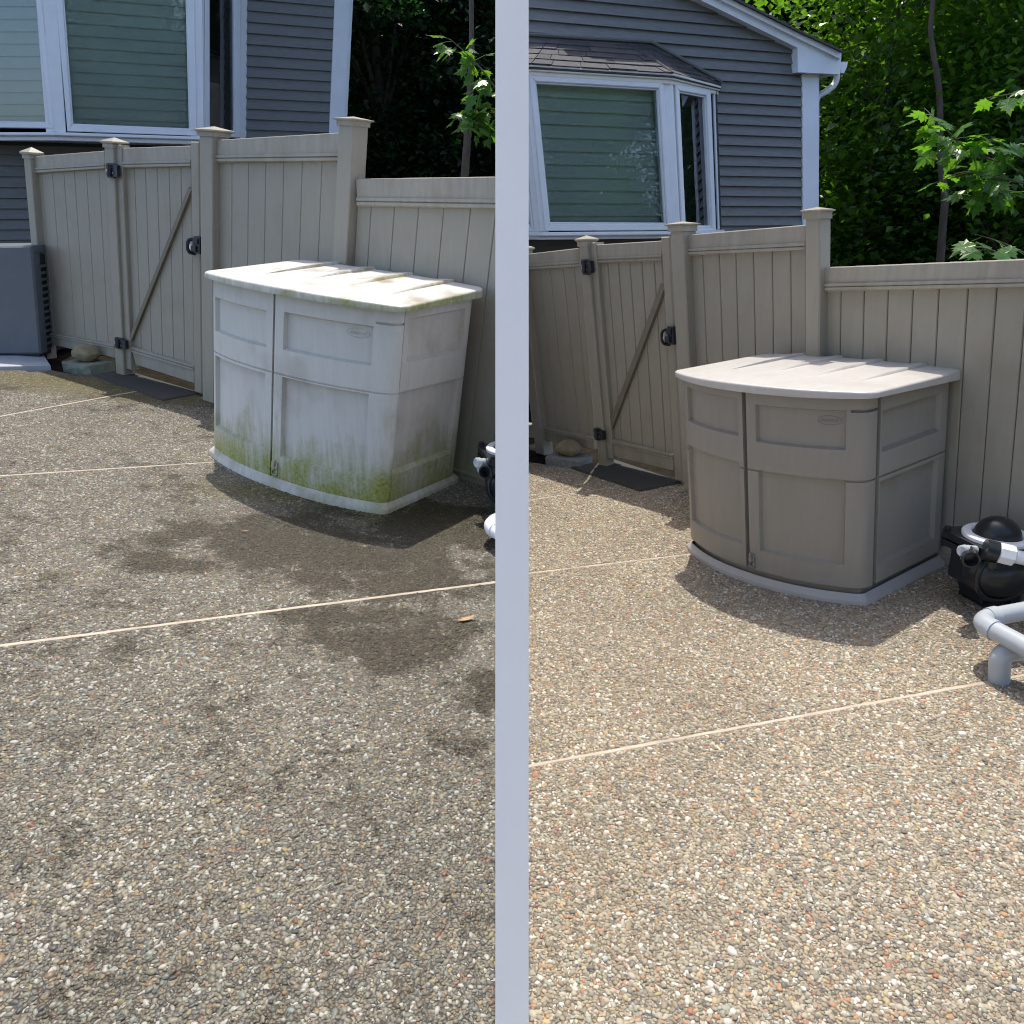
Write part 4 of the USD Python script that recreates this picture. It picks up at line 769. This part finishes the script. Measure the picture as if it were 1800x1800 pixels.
def pump(side):
    L = side == 'L'; x0, y0 = (849, 779) if L else (1700, 933); base = ground(*((885, 900) if L else (1752, 1050)))
    f = Frame(base, unit([1, .25, 0]), unit([-.25, 1, 0]), np.array([0, 0, 1.0]))
    def A(dx, dy, off=0.0): u, z = f.uz(x0 + dx, y0 + dy, off); return np.array([u, off, z])
    s = np.linalg.norm(base - CAM) / F
    lab = 'black pool pump with clear fittings beside the weathered pale shed' if L else 'black pool pump with white union fitting beside the clean taupe shed'
    t = thing('pool_pump', base, lab, 'pump')
    lim = -WT - .006
    def put(name, m, matr, parent=t, smooth=False, label=None):
        v, fc = arr(m)
        if L:
            if v[:, 0].min() > lim - .004: return None
            if v[:, 0].max() > lim:
                tm = trimesh.intersections.slice_mesh_plane(trimesh.Trimesh(v, fc, process=False), [-1, 0, 0], [lim, 0, 0]); v, fc = np.array(tm.vertices), np.array(tm.faces)
        return obj(name, (v, fc), matr, parent, smooth=smooth, label=label)
    Lc = lambda p: f.P(p[0], p[1], p[2])
    c = A(52, 12, .0); hw = 52 * s; top = c[2]
    def slab(z0, z1, r, rc, n=8):
        pts = []
        for cx, cy in ((1, 1), (-1, 1), (-1, -1), (1, -1)):
            for k in range(n): g = (k / (n - 1) + [0, 1, 2, 3][[(1, 1), (-1, 1), (-1, -1), (1, -1)].index((cx, cy))]) * np.pi / 2; pts.append((cx * (r - rc) + rc * math.cos(g), cy * (r - rc) + rc * math.sin(g)))
        return hull([f.P(c[0] + a, c[1] + b, z) for a, b in pts for z in (z0, z1)])
    put('strainer_pot', join([slab(top - 66 * s, top - 12 * s, hw * .86, hw * .5), hull([f.P(c[0] + hw * .86 * a, c[1] + hw * .86 * b, top - 50 * s) for a in (-.8, .8) for b in (-.8, .8)] + [f.P(c[0] + hw * .5 * a, c[1] + hw * .5 * b, top - 95 * s) for a in (-.8, .8) for b in (-.8, .8)])]), M['black'], smooth=30)
    fl = put('flange', join([slab(top - 22 * s, top - 13 * s, hw, 9 * s), slab(top - 10 * s, top, hw, 9 * s)]), M['black'], smooth=30)
    for sx in (-1, 1):
        for sy in (-1, 1): put('bolt', tube([f.P(c[0] + sx * hw * .86, c[1] + sy * hw * .86, top - 26 * s), f.P(c[0] + sx * hw * .86, c[1] + sy * hw * .86, top + 5 * s)], 5 * s, 8), M['black'], fl if fl else t, smooth=30)
    g = np.linspace(0, 2 * np.pi, 41); ring = []
    for r, z in ((.62, .5), (.62, 5), (.66, 7), (.84, 7), (.88, 5), (.88, .5)): ring.append(np.array([f.P(c[0] + hw * r * math.cos(k), c[1] + hw * r * math.sin(k), top + z * s) for k in g]))
    v, fc = grid_mesh(np.stack(ring)); put('lid_ring', (v, fc[:, ::-1]), M['pvc_white'], smooth=40)
    dome = []
    for k in np.linspace(0, np.pi / 2, 9): dome.append(np.array([f.P(c[0] + hw * .60 * math.cos(k) * math.cos(q), c[1] + hw * .6 * math.cos(k) * math.sin(q), top + 2 * s + 30 * s * math.sin(k)) for q in g]))
    v, fc = grid_mesh(np.stack(dome)); put('pot_lid', (v, fc), M['black'], smooth=60)
    # volute below
    vc = A(58, 66, -hw * .45); m = trimesh.creation.icosphere(3, 1.0); v = np.array(m.vertices) * np.array([54, 40, 42]) * s; put('volute', (f.P(vc[0] + v[:, 0], vc[1] + v[:, 1], vc[2] + v[:, 2]), m.faces), M['black'], smooth=60)
    rim = np.array([f.P(vc[0] + 52 * s * math.cos(k), vc[1] - 14 * s, vc[2] - 2 * s + 41 * s * math.sin(k)) for k in g]); put('volute_rim', tube(rim, 4 * s, 8), M['black'], smooth=60)
    # front port, a hollow ring towards the left front
    pc = A(6, 49, -hw * .8); d = unit(f.ax * -.55 - f.ay * .83); a_ = unit(np.cross(d, [0, 0, 1])); b_ = np.cross(a_, d); pr = []
    P0 = Lc(pc)
    for r, e in ((11, -22), (11, 0), (11.5, 5), (9, 6), (7.5, 3), (7, -8), (0.1, -8)): pr.append(np.array([P0 + s * (r * math.cos(k) * a_ + r * math.sin(k) * b_ + e * d) for k in g]))
    v, fc = grid_mesh(np.stack(pr)); put('drain_port', (v, fc), M['black'], smooth=35)
    # clear caps on the left
    for dx, dy, r, ln, sl in ((-2, 34, 8.5, 17, .3), (-1, 44, 6, 13, -.25)):
        p0 = Lc(A(dx + 4, dy - 1, -hw * .45)); q = unit(-f.ax + .35 * -f.ay + np.array([0, 0, sl * .3])); path = [p0 + q * s * k for k in (0, ln * .5, ln * .52, ln * .9, ln)]
        put('clear_cap', tube(path, [r * s * .8, r * s * .8, r * s, r * s, r * s * .8], 14), M['clear'], smooth=35)
    put('pipe_stub', tube([Lc(A(14, 34, -hw * .4)), Lc(A(-2, 33, -hw * .4))], 6.5 * s, 14), M['pvc_grey'], smooth=35)
    # union towards the right front
    p0 = Lc(A(44, 36, -hw * .75)); q = unit(f.ax * .9 - f.ay * .55 + np.array([0, 0, -.15]))
    put('outlet', tube([p0 - q * 10 * s, p0 + q * 6 * s], 15 * s, 16), M['black'], smooth=35)
    put('union_nut', tube([p0 + q * 6 * s, p0 + q * 8 * s, p0 + q * 26 * s, p0 + q * 28 * s], [13 * s, 15 * s, 15 * s, 12 * s], 8), M['pvc_white'], smooth=20)
    put('outlet_pipe', tube([p0 + q * 26 * s, p0 + q * 110 * s], 9.5 * s, 16), M['pvc_white'], smooth=35)
    for k in (0, 1): put('foot', hull([f.P(vc[0] + k * 34 * s + a, b, z) for a in (-8 * s, 8 * s) for b in (-30 * s, 30 * s) for z in (-.01, max(vc[2] - 30 * s, .03))]), M['black'])
    # pipes in front of the pump
    mt = M['pvc_white'] if L else M['pvc_grey']
    if L:
        t2 = thing('pipe', ground(868, 945), 'white plastic pipe elbow above the stained pebbles by the white wall', 'pipe')
        P = [(905, 903), (855, 922), (905, 958)]; hz = .10; rr = 12.0; sg = [ground(x, y + 14, 0) + np.array([0, 0, 0.0]) for x, y in P]
    else:
        t2 = thing('pipe', ground(1745, 1120), 'grey plastic pipe elbow above the sunny pebbles at the right edge', 'pipe')
        P = [(1800, 1074), (1714, 1090), (1800, 1136)]; hz = .16; rr = 14.0
    pts = []
    for x, y in P: r_ = ray(x, y); sgn = -1 if L else 1; k = (CH - hz) / (K * sgn * r_[0] - r_[2]); pts.append(CAM + r_ * k)
    rr *= np.linalg.norm(pts[1] - CAM) / F
    if not L: pts[0] = pts[0] + (pts[0] - pts[1]) * 1.5; pts[2] = pts[2] + (pts[2] - pts[1]) * 1.2
    path = bend(pts, rr * 2.2, 10); put('pipe_run', tube(path, rr, 18), mt, t2, smooth=50)
    for e in (0, 2):
        dirn = unit(pts[e] - pts[1]); p1 = pts[1] + dirn * rr * 1.0; put('elbow_socket', tube([p1 + dirn * rr * .6, p1 + dirn * rr * 1.6, p1 + dirn * rr * 1.62], [rr * 1.10, rr * 1.13, rr * .9], 18), mt, t2, smooth=50)
    if not L:
        a = pts[2]; t3 = None
        q0 = CAM + ray(1758, 1150) * ((CH - .10) / (K * ray(1758, 1150)[0] - ray(1758, 1150)[2])); q1 = ground(1756, 1196)
        put('pipe_leg', tube(bend([pts[2] + np.array([.05, 0, 0]), q0 + np.array([.06, 0, .02]), q0, q1], .05), rr * 1.05, 16), mt, t2, smooth=50)
pump('L'); pump('R')

# ------------------------------------------------------------------ trees
def leaf_quads(pos, size, r, droop=.35):
    n = len(pos); nz = np.stack([r.normal(0, .55, n), r.normal(0, .55, n), np.ones(n) * .8], 1); nz /= np.linalg.norm(nz, axis=1)[:, None]
    d = r.normal(size=(n, 3)); d[:, 2] -= droop; d -= (d * nz).sum(1)[:, None] * nz; d /= np.linalg.norm(d, axis=1)[:, None]; w = np.cross(nz, d); L = size * r.uniform(.7, 1.35, n)
    a = pos; b = pos + d * (L * .5)[:, None] + w * (L * .36)[:, None] + nz * (L * .10)[:, None]; c = pos + d * L[:, None] - nz * (L * .08)[:, None]; e = pos + d * (L * .5)[:, None] - w * (L * .36)[:, None] + nz * (L * .10)[:, None]
    V = np.stack([a, b, c, e], 1).reshape(-1, 3); i = np.arange(n)[:, None] * 4; return V, np.vstack([i + [0, 1, 2], i + [0, 2, 3]])
def crown_points(r, n_clump, per, rx, rz, zc, rad, low=0.0):
    C = r.normal(size=(n_clump, 3)); C /= np.linalg.norm(C, axis=1)[:, None]; C *= (r.uniform(.25, 1, n_clump) ** .45)[:, None]; C *= [rx, rx, rz]; C[:, 2] += zc
    P = (C[:, None] + r.normal(size=(n_clump, per, 3)) * np.array([rad, rad, rad * .45]) * r.uniform(.6, 1.3, (n_clump, 1, 1))).reshape(-1, 3); return P[P[:, 2] > low], C
def limbs(r, H, r0, C, lean=(0, 0)):
    tr = [np.array([lean[0] * k + .06 * math.sin(k * 7), lean[1] * k + .05 * math.cos(k * 5) - .05, k * H]) for k in np.linspace(-.03, 1, 12)]
    ms = [tube(tr, np.linspace(r0, r0 * .25, 12), 8)]
    for c in C[r.permutation(len(C))[:14]]:
        k = min(max(int(c[2] / H * 11 * .7), 2), 9); a = tr[k]; mid = (a + c) / 2 + np.array([0, 0, .15]); ms.append(tube(bend([a, mid, c], .5), np.linspace(r0 * .35, r0 * .06, 8), 5))
    return join(ms)
TREES = {}
def tree(kind, loc, label, seed, H, rx, rz, zc, n_clump, per, size, matr, r0=.14, group=None, rot=0, low=.1):
    r = np.random.default_rng(seed); P, C = crown_points(r, n_clump, per, rx, rz, zc, .42, low); loc = np.array([loc[0], loc[1], K * min(abs(loc[0]), 10) - .04])
    t = thing('tree', loc, label, 'tree', group); obj('trunk', tuple(np.array(x) if i else np.array(x) + loc for i, x in enumerate(limbs(r, H, r0, C))), M['bark'], t, smooth=60)
    v, f = leaf_quads(P, size, r); obj('crown', (v + loc, f), matr, t); return t
GF = 'trees of the wood beyond the fences'
TA = tree('a', (6.9, 15.2), 'leafy green tree catching the sun beyond the right fence, nearest the house corner', 21, 8.5, 2.3, 4.2, 4.3, 130, 190, .125, M['leaf'])
TB = tree('b', (-2.6, 17.5), 'dark leafy tree just right of the left house corner', 22, 9, 2.5, 4.4, 4.4, 120, 150, .14, M['leaf_dark'])
TC = tree('c', (10.6, 16.0), 'sunlit leafy tree beyond the right fence at the right edge', 23, 9.5, 2.6, 4.6, 4.8, 130, 150, .15, M['leaf'])
FAR = [(TB, -.6, 18.8, 60, 1.05, 'dark tree of the left wood just behind the slender trunk'), (TB, -4.4, 19.5, 130, 1.1, 'dark tree behind the left house roof corner'), (TB, 1.2, 21, 200, 1.15, 'dark tree of the left wood nearest the white wall'),
    (TB, -1.6, 23.5, 300, 1.3, 'tall dark tree in the second row of the left wood'), (TB, -4.2, 25, 20, 1.4, 'tall dark tree far behind the left house'), (TB, .8, 26.5, 80, 1.4, 'farthest dark tree of the left wood by the white wall'),
    (TA, 4.6, 17, 90, 1.1, 'green tree right behind the right house gutter'), (TA, 8.2, 18.5, 200, 1.2, 'green tree between and behind the two nearest sunlit trees'), (TA, 11.8, 17, 300, 1.15, 'green tree beyond the right edge of the right wood'),
    (TB, 6.6, 21, 20, 1.35, 'dark tree deep in the right wood behind the downspout'), (TB, 10.5, 22.5, 140, 1.45, 'tall dark tree deep in the right wood behind the slender trunk'), (TB, 14.5, 21.5, 250, 1.4, 'dark tree deep in the right wood farthest right'), (TB, 3.6, 22, 310, 1.3, 'dark tree far behind the right house')]
for src, x, y, a, k, lab in FAR: copy_of(src, 'tree', (x, y, K * min(abs(x), 10) - .04), a, k, lab, 'tree')
SAP = tree('s', (6.0, 10.4), 'sunlit young tree with loose bright foliage just behind the slender trunk', 24, 4.2, 1.05, 1.9, 2.3, 70, 95, .095, M['leaf_lit'], .035, low=.3)
for x, y, a, k, lab in ((7.2, 11.2, 90, 1.15, 'sunlit young tree at the right edge behind the maple bough'), (4.9, 11.6, 200, 1.25, 'sunlit young tree right of the downspout'), (6.3, 12.3, 310, 1.4, 'taller sunlit young tree behind the slender trunk'), (8.4, 12.4, 30, 1.35, 'sunlit young tree beyond the right picture edge')):
    copy_of(SAP, 'tree', (x, y, K * min(abs(x), 10) - .04), a, k, lab, 'tree')
def far_wood():
    r = np.random.default_rng(61); n = 26000; X, Y = r.uniform(-14, 26, n), r.uniform(29, 33, n); Z = r.uniform(0, 11, n) + K * 6
    obj('far_wood', leaf_quads(np.stack([X, Y, Z], 1), .62, r), M['leaf_dark'], label='far off dark mass of the wood behind every tree', cat='wood', kind='stuff')
far_wood()
for x, y, a, k in ((-6.5, -11, 40, 1.0), (-2.2, -13.5, 100, 1.25), (2.4, -12, 160, 1.1), (6.2, -13.5, 220, 1.2), (10, -10.5, 280, 1.0), (13.5, -7.5, 10, 1.0), (17.5, -11, 140, 1.2), (23, -10, 200, 1.3), (23.5, -1.5, 330, 1.0)): copy_of(TA, 'tree', (x, y, K * min(abs(x), 10) - .04), a, k, 'tree behind the viewer mirrored in the bay windows', 'tree', 'trees mirrored in the windows')
def undergrowth(side):
    r = np.random.default_rng(31 if side == 'L' else 32); n = 9000
    if side == 'L': X, Y = r.uniform(-4.5, .6, n), r.uniform(13.5, 16.5, n)
    else: X, Y = r.uniform(4.2, 13, n), r.uniform(10.5, 14, n)
    Z = K * np.minimum(np.abs(X), 10) + r.uniform(0, 1, n) ** 1.4 * (1.2 + 1.6 * meshkit.noise(np.stack([X * .9, Y * .9, X * 0], 1), 4)); P = np.stack([X, Y, Z], 1)
    obj('undergrowth', leaf_quads(P, .13, r), M['leaf_dark' if side == 'L' else 'leaf_lit'], label=('dark' if side == 'L' else 'leafy green') + ' undergrowth at the foot of the wood, ' + ('left side' if side == 'L' else 'right side'), cat='undergrowth', kind='stuff')
undergrowth('L'); undergrowth('R')

def slim_trunk(pxs, Y, wpx, label, crown_c, seed):
    pts = [at_depth(x, y, Y) for x, y in pxs]; b = pts[-1] + (pts[-1] - pts[-2]) * ((pts[-1][2] - gz(pts[-1][0]) + .05) / max(pts[-2][2] - pts[-1][2], .01)); pts.append(b); r0 = wpx / F * Y / 2
    top = pts[0] + (pts[0] - pts[1]) * 2.2; pts = [top + np.array([0, 0, 1.2])] + pts
    loc = pts[-1]; t = thing('tree', loc, label, 'tree'); r = np.random.default_rng(seed)
    P = np.array(pts)[::-1]; ms = [tube(bend(P, .4, 5), np.linspace(r0 * 1.1, r0 * .55, len(bend(P, .4, 5))), 9)]
    return t, ms, r, top
# slim tree right
t_, ms_, r_, top_ = slim_trunk([(1635, 54), (1640, 90), (1652, 160), (1653, 270), (1654, 300), (1662, 340), (1657, 400), (1653, 455)], 9.6, 12.5, 'slender grey brown trunk rising in front of the right wood', None, 41)
P_, C_ = crown_points(r_, 34, 110, 1.5, 1.2, 0, .4, -9); P_ += top_ + np.array([.3, .6, 1.6]); C_ = C_ + top_ + np.array([.3, .6, 1.6])
for c in C_[:8]: ms_.append(tube([top_ + [0, 0, .3], (top_ + c) / 2 + [0, 0, .2], c], np.linspace(.03, .008, 3), 5))
obj('trunk', join(ms_), M['bark'], t_, smooth=60); obj('crown', leaf_quads(P_, .13, r_), M['leaf'], t_)
# slim tree left
def slim_left():
    t, ms, r, top = slim_trunk([(829, 54), (829, 100), (826, 170), (822, 240), (817, 310)], 9.4, 13, 'tall slender tree behind the left fence in front of the dark wood', None, 42)
    P, C = crown_points(r, 40, 110, 1.5, 1.2, 0, .4, -9); P += top + np.array([-.3, 2.4, 2.8]); C = C + top + np.array([-.3, 2.4, 2.8])
    for c in C[:8]: ms.append(tube([top + [0, 0, .3], (top + c) / 2 + [0, 0, .2], c], np.linspace(.03, .008, 3), 5))
    obj('trunk', join(ms), M['bark'], t, smooth=60); obj('crown', leaf_quads(P, .14, r), M['leaf_dark'], t)
slim_left()

# maple boughs with lobed leaves in front of the woods
LOBE = np.array([(0, 0), (.10, -.02), (.34, -.10), (.30, .04), (.50, .12), (.40, .20), (.58, .42), (.36, .40), (.30, .48), (.20, .40), (.24, .66), (.12, .64), (0, 1.0)])
LEAF2 = np.vstack([LOBE, (LOBE * [-1, 1])[-2:0:-1]])
def maple_leaf(P, d, n, size, r):
    d = unit(d); n = unit(n - d * np.dot(n, d)); w = np.cross(d, n); k = LEAF2 * size
    c = np.array([[0, .34 * size]]); V = np.vstack([c, k]); h = -.18 * np.abs(V[:, 0]) - .10 * V[:, 1] ** 2 / size + r.normal(0, .012, len(V)) * size; m = len(LEAF2)
    pts = P + V[:, :1] * w + V[:, 1:2] * d + h[:, None] * n; return pts, np.array([[0, i + 1, (i + 1) % m + 1] for i in range(m)])
def maple(label, twigs, Y, count, size, seed):
    """twigs: lists of picture points from the thick end to the tip"""
    r = np.random.default_rng(seed); base = at_depth(*twigs[0][0], Y); t = thing('maple_bough', base, label, 'bough')
    for tw in twigs:
        pts = np.array([at_depth(x, y, Y + r.uniform(-.15, .15)) for x, y in tw]); path = bend(pts, .1, 4); obj('twig', tube(path, np.linspace(.009, .003, len(path)), 6), M['bark'], t, smooth=50)
        L = np.linalg.norm(np.diff(path, axis=0), axis=1).sum(); cnt = max(3, int(count * L))
        for i in range(cnt):
            k = r.uniform(.08, 1.0) if i else 1.0; j = min(int(k * (len(path) - 1)), len(path) - 2); p = path[j] + (path[j + 1] - path[j]) * r.uniform()
            out = np.array([r.normal(), r.normal() * .8, r.normal() * .35 - .25]); st = p + unit(out) * size * r.uniform(.3, .9); nn = np.array([r.normal() * .45, r.normal() * .45 - .35, 1.0])
            v, f = maple_leaf(st, out + np.array([0, 0, -.3]), nn, size * r.uniform(.65, 1.25), r); obj('leaf', (v, f), M['maple'], t)
            if i % 2 == 0: obj('leaf_stalk', tube([p, st], .0022, 4), M['maple'], t)
maple('bright maple bough hanging in front of the left wood', [[(884, 175), (850, 125), (818, 92), (790, 68)], [(884, 180), (850, 160), (830, 150)], [(885, 200), (850, 185), (820, 200), (806, 212)], [(885, 225), (860, 215), (835, 228)], [(885, 150), (868, 140)], [(886, 210), (862, 195), (840, 205), (826, 225)], [(886, 240), (870, 225)]], 8.6, 27, .155, 51)
maple('green maple bough hanging over the right fence', [[(1830, 320), (1770, 290), (1700, 265), (1650, 215), (1625, 190)], [(1830, 300), (1760, 250), (1700, 240), (1660, 248)], [(1830, 330), (1750, 310), (1690, 300), (1650, 320)], [(1830, 345), (1770, 340), (1710, 345)], [(1830, 270), (1780, 255), (1735, 260)]], 6.6, 24, .15, 52)
maple('small maple sprig just above the right fence top', [[(1830, 470), (1770, 450), (1720, 432), (1690, 440)], [(1830, 460), (1760, 425), (1715, 412)]], 5.4, 17, .14, 53)
maple('maple twig near the top right of the right wood', [[(1830, 150), (1780, 165), (1735, 172)]], 6.6, 18, .14, 54)

# fallen leaves
def fallen(x, y, size, seed, label):
    r = np.random.default_rng(seed); p = ground(x, y) + np.array([0, 0, .012]); a = r.uniform(0, 6.3); g = np.linspace(-1, 1, 7); V = []
    for k in g: wd = (1 - abs(k) ** 1.6) * .28; V += [(k, -wd, .10 * k * k), (k, 0, -.05 + .1 * k * k), (k, wd, .10 * k * k + .1 * wd)]
    V = np.array(V) * size; R_ = np.array([[math.cos(a), -math.sin(a), 0], [math.sin(a), math.cos(a), 0], [0, 0, 1]]); fc = []
    for i in range(6):
        for j in range(2): q = i * 3 + j; fc += [[q, q + 1, q + 4], [q, q + 4, q + 3]]
    obj('fallen_leaf', (V @ R_.T + p, fc), M['dry_leaf'], smooth=True, label=label, cat='leaf')
fallen(820, 1092, .045, 3, 'pale brown dead leaf lying below the long joint on the left patio')
fallen(348, 963, .018, 4, 'small dead leaf on the stained left patio above the long joint')
fallen(362, 1012, .016, 5, 'small dark dead leaf beside the damp stain on the left patio')
fallen(432, 937, .020, 6, 'small rusty leaf in front of the weathered shed')
fallen(680, 903, .025, 8, 'rusty leaf at the front corner of the weathered shed')
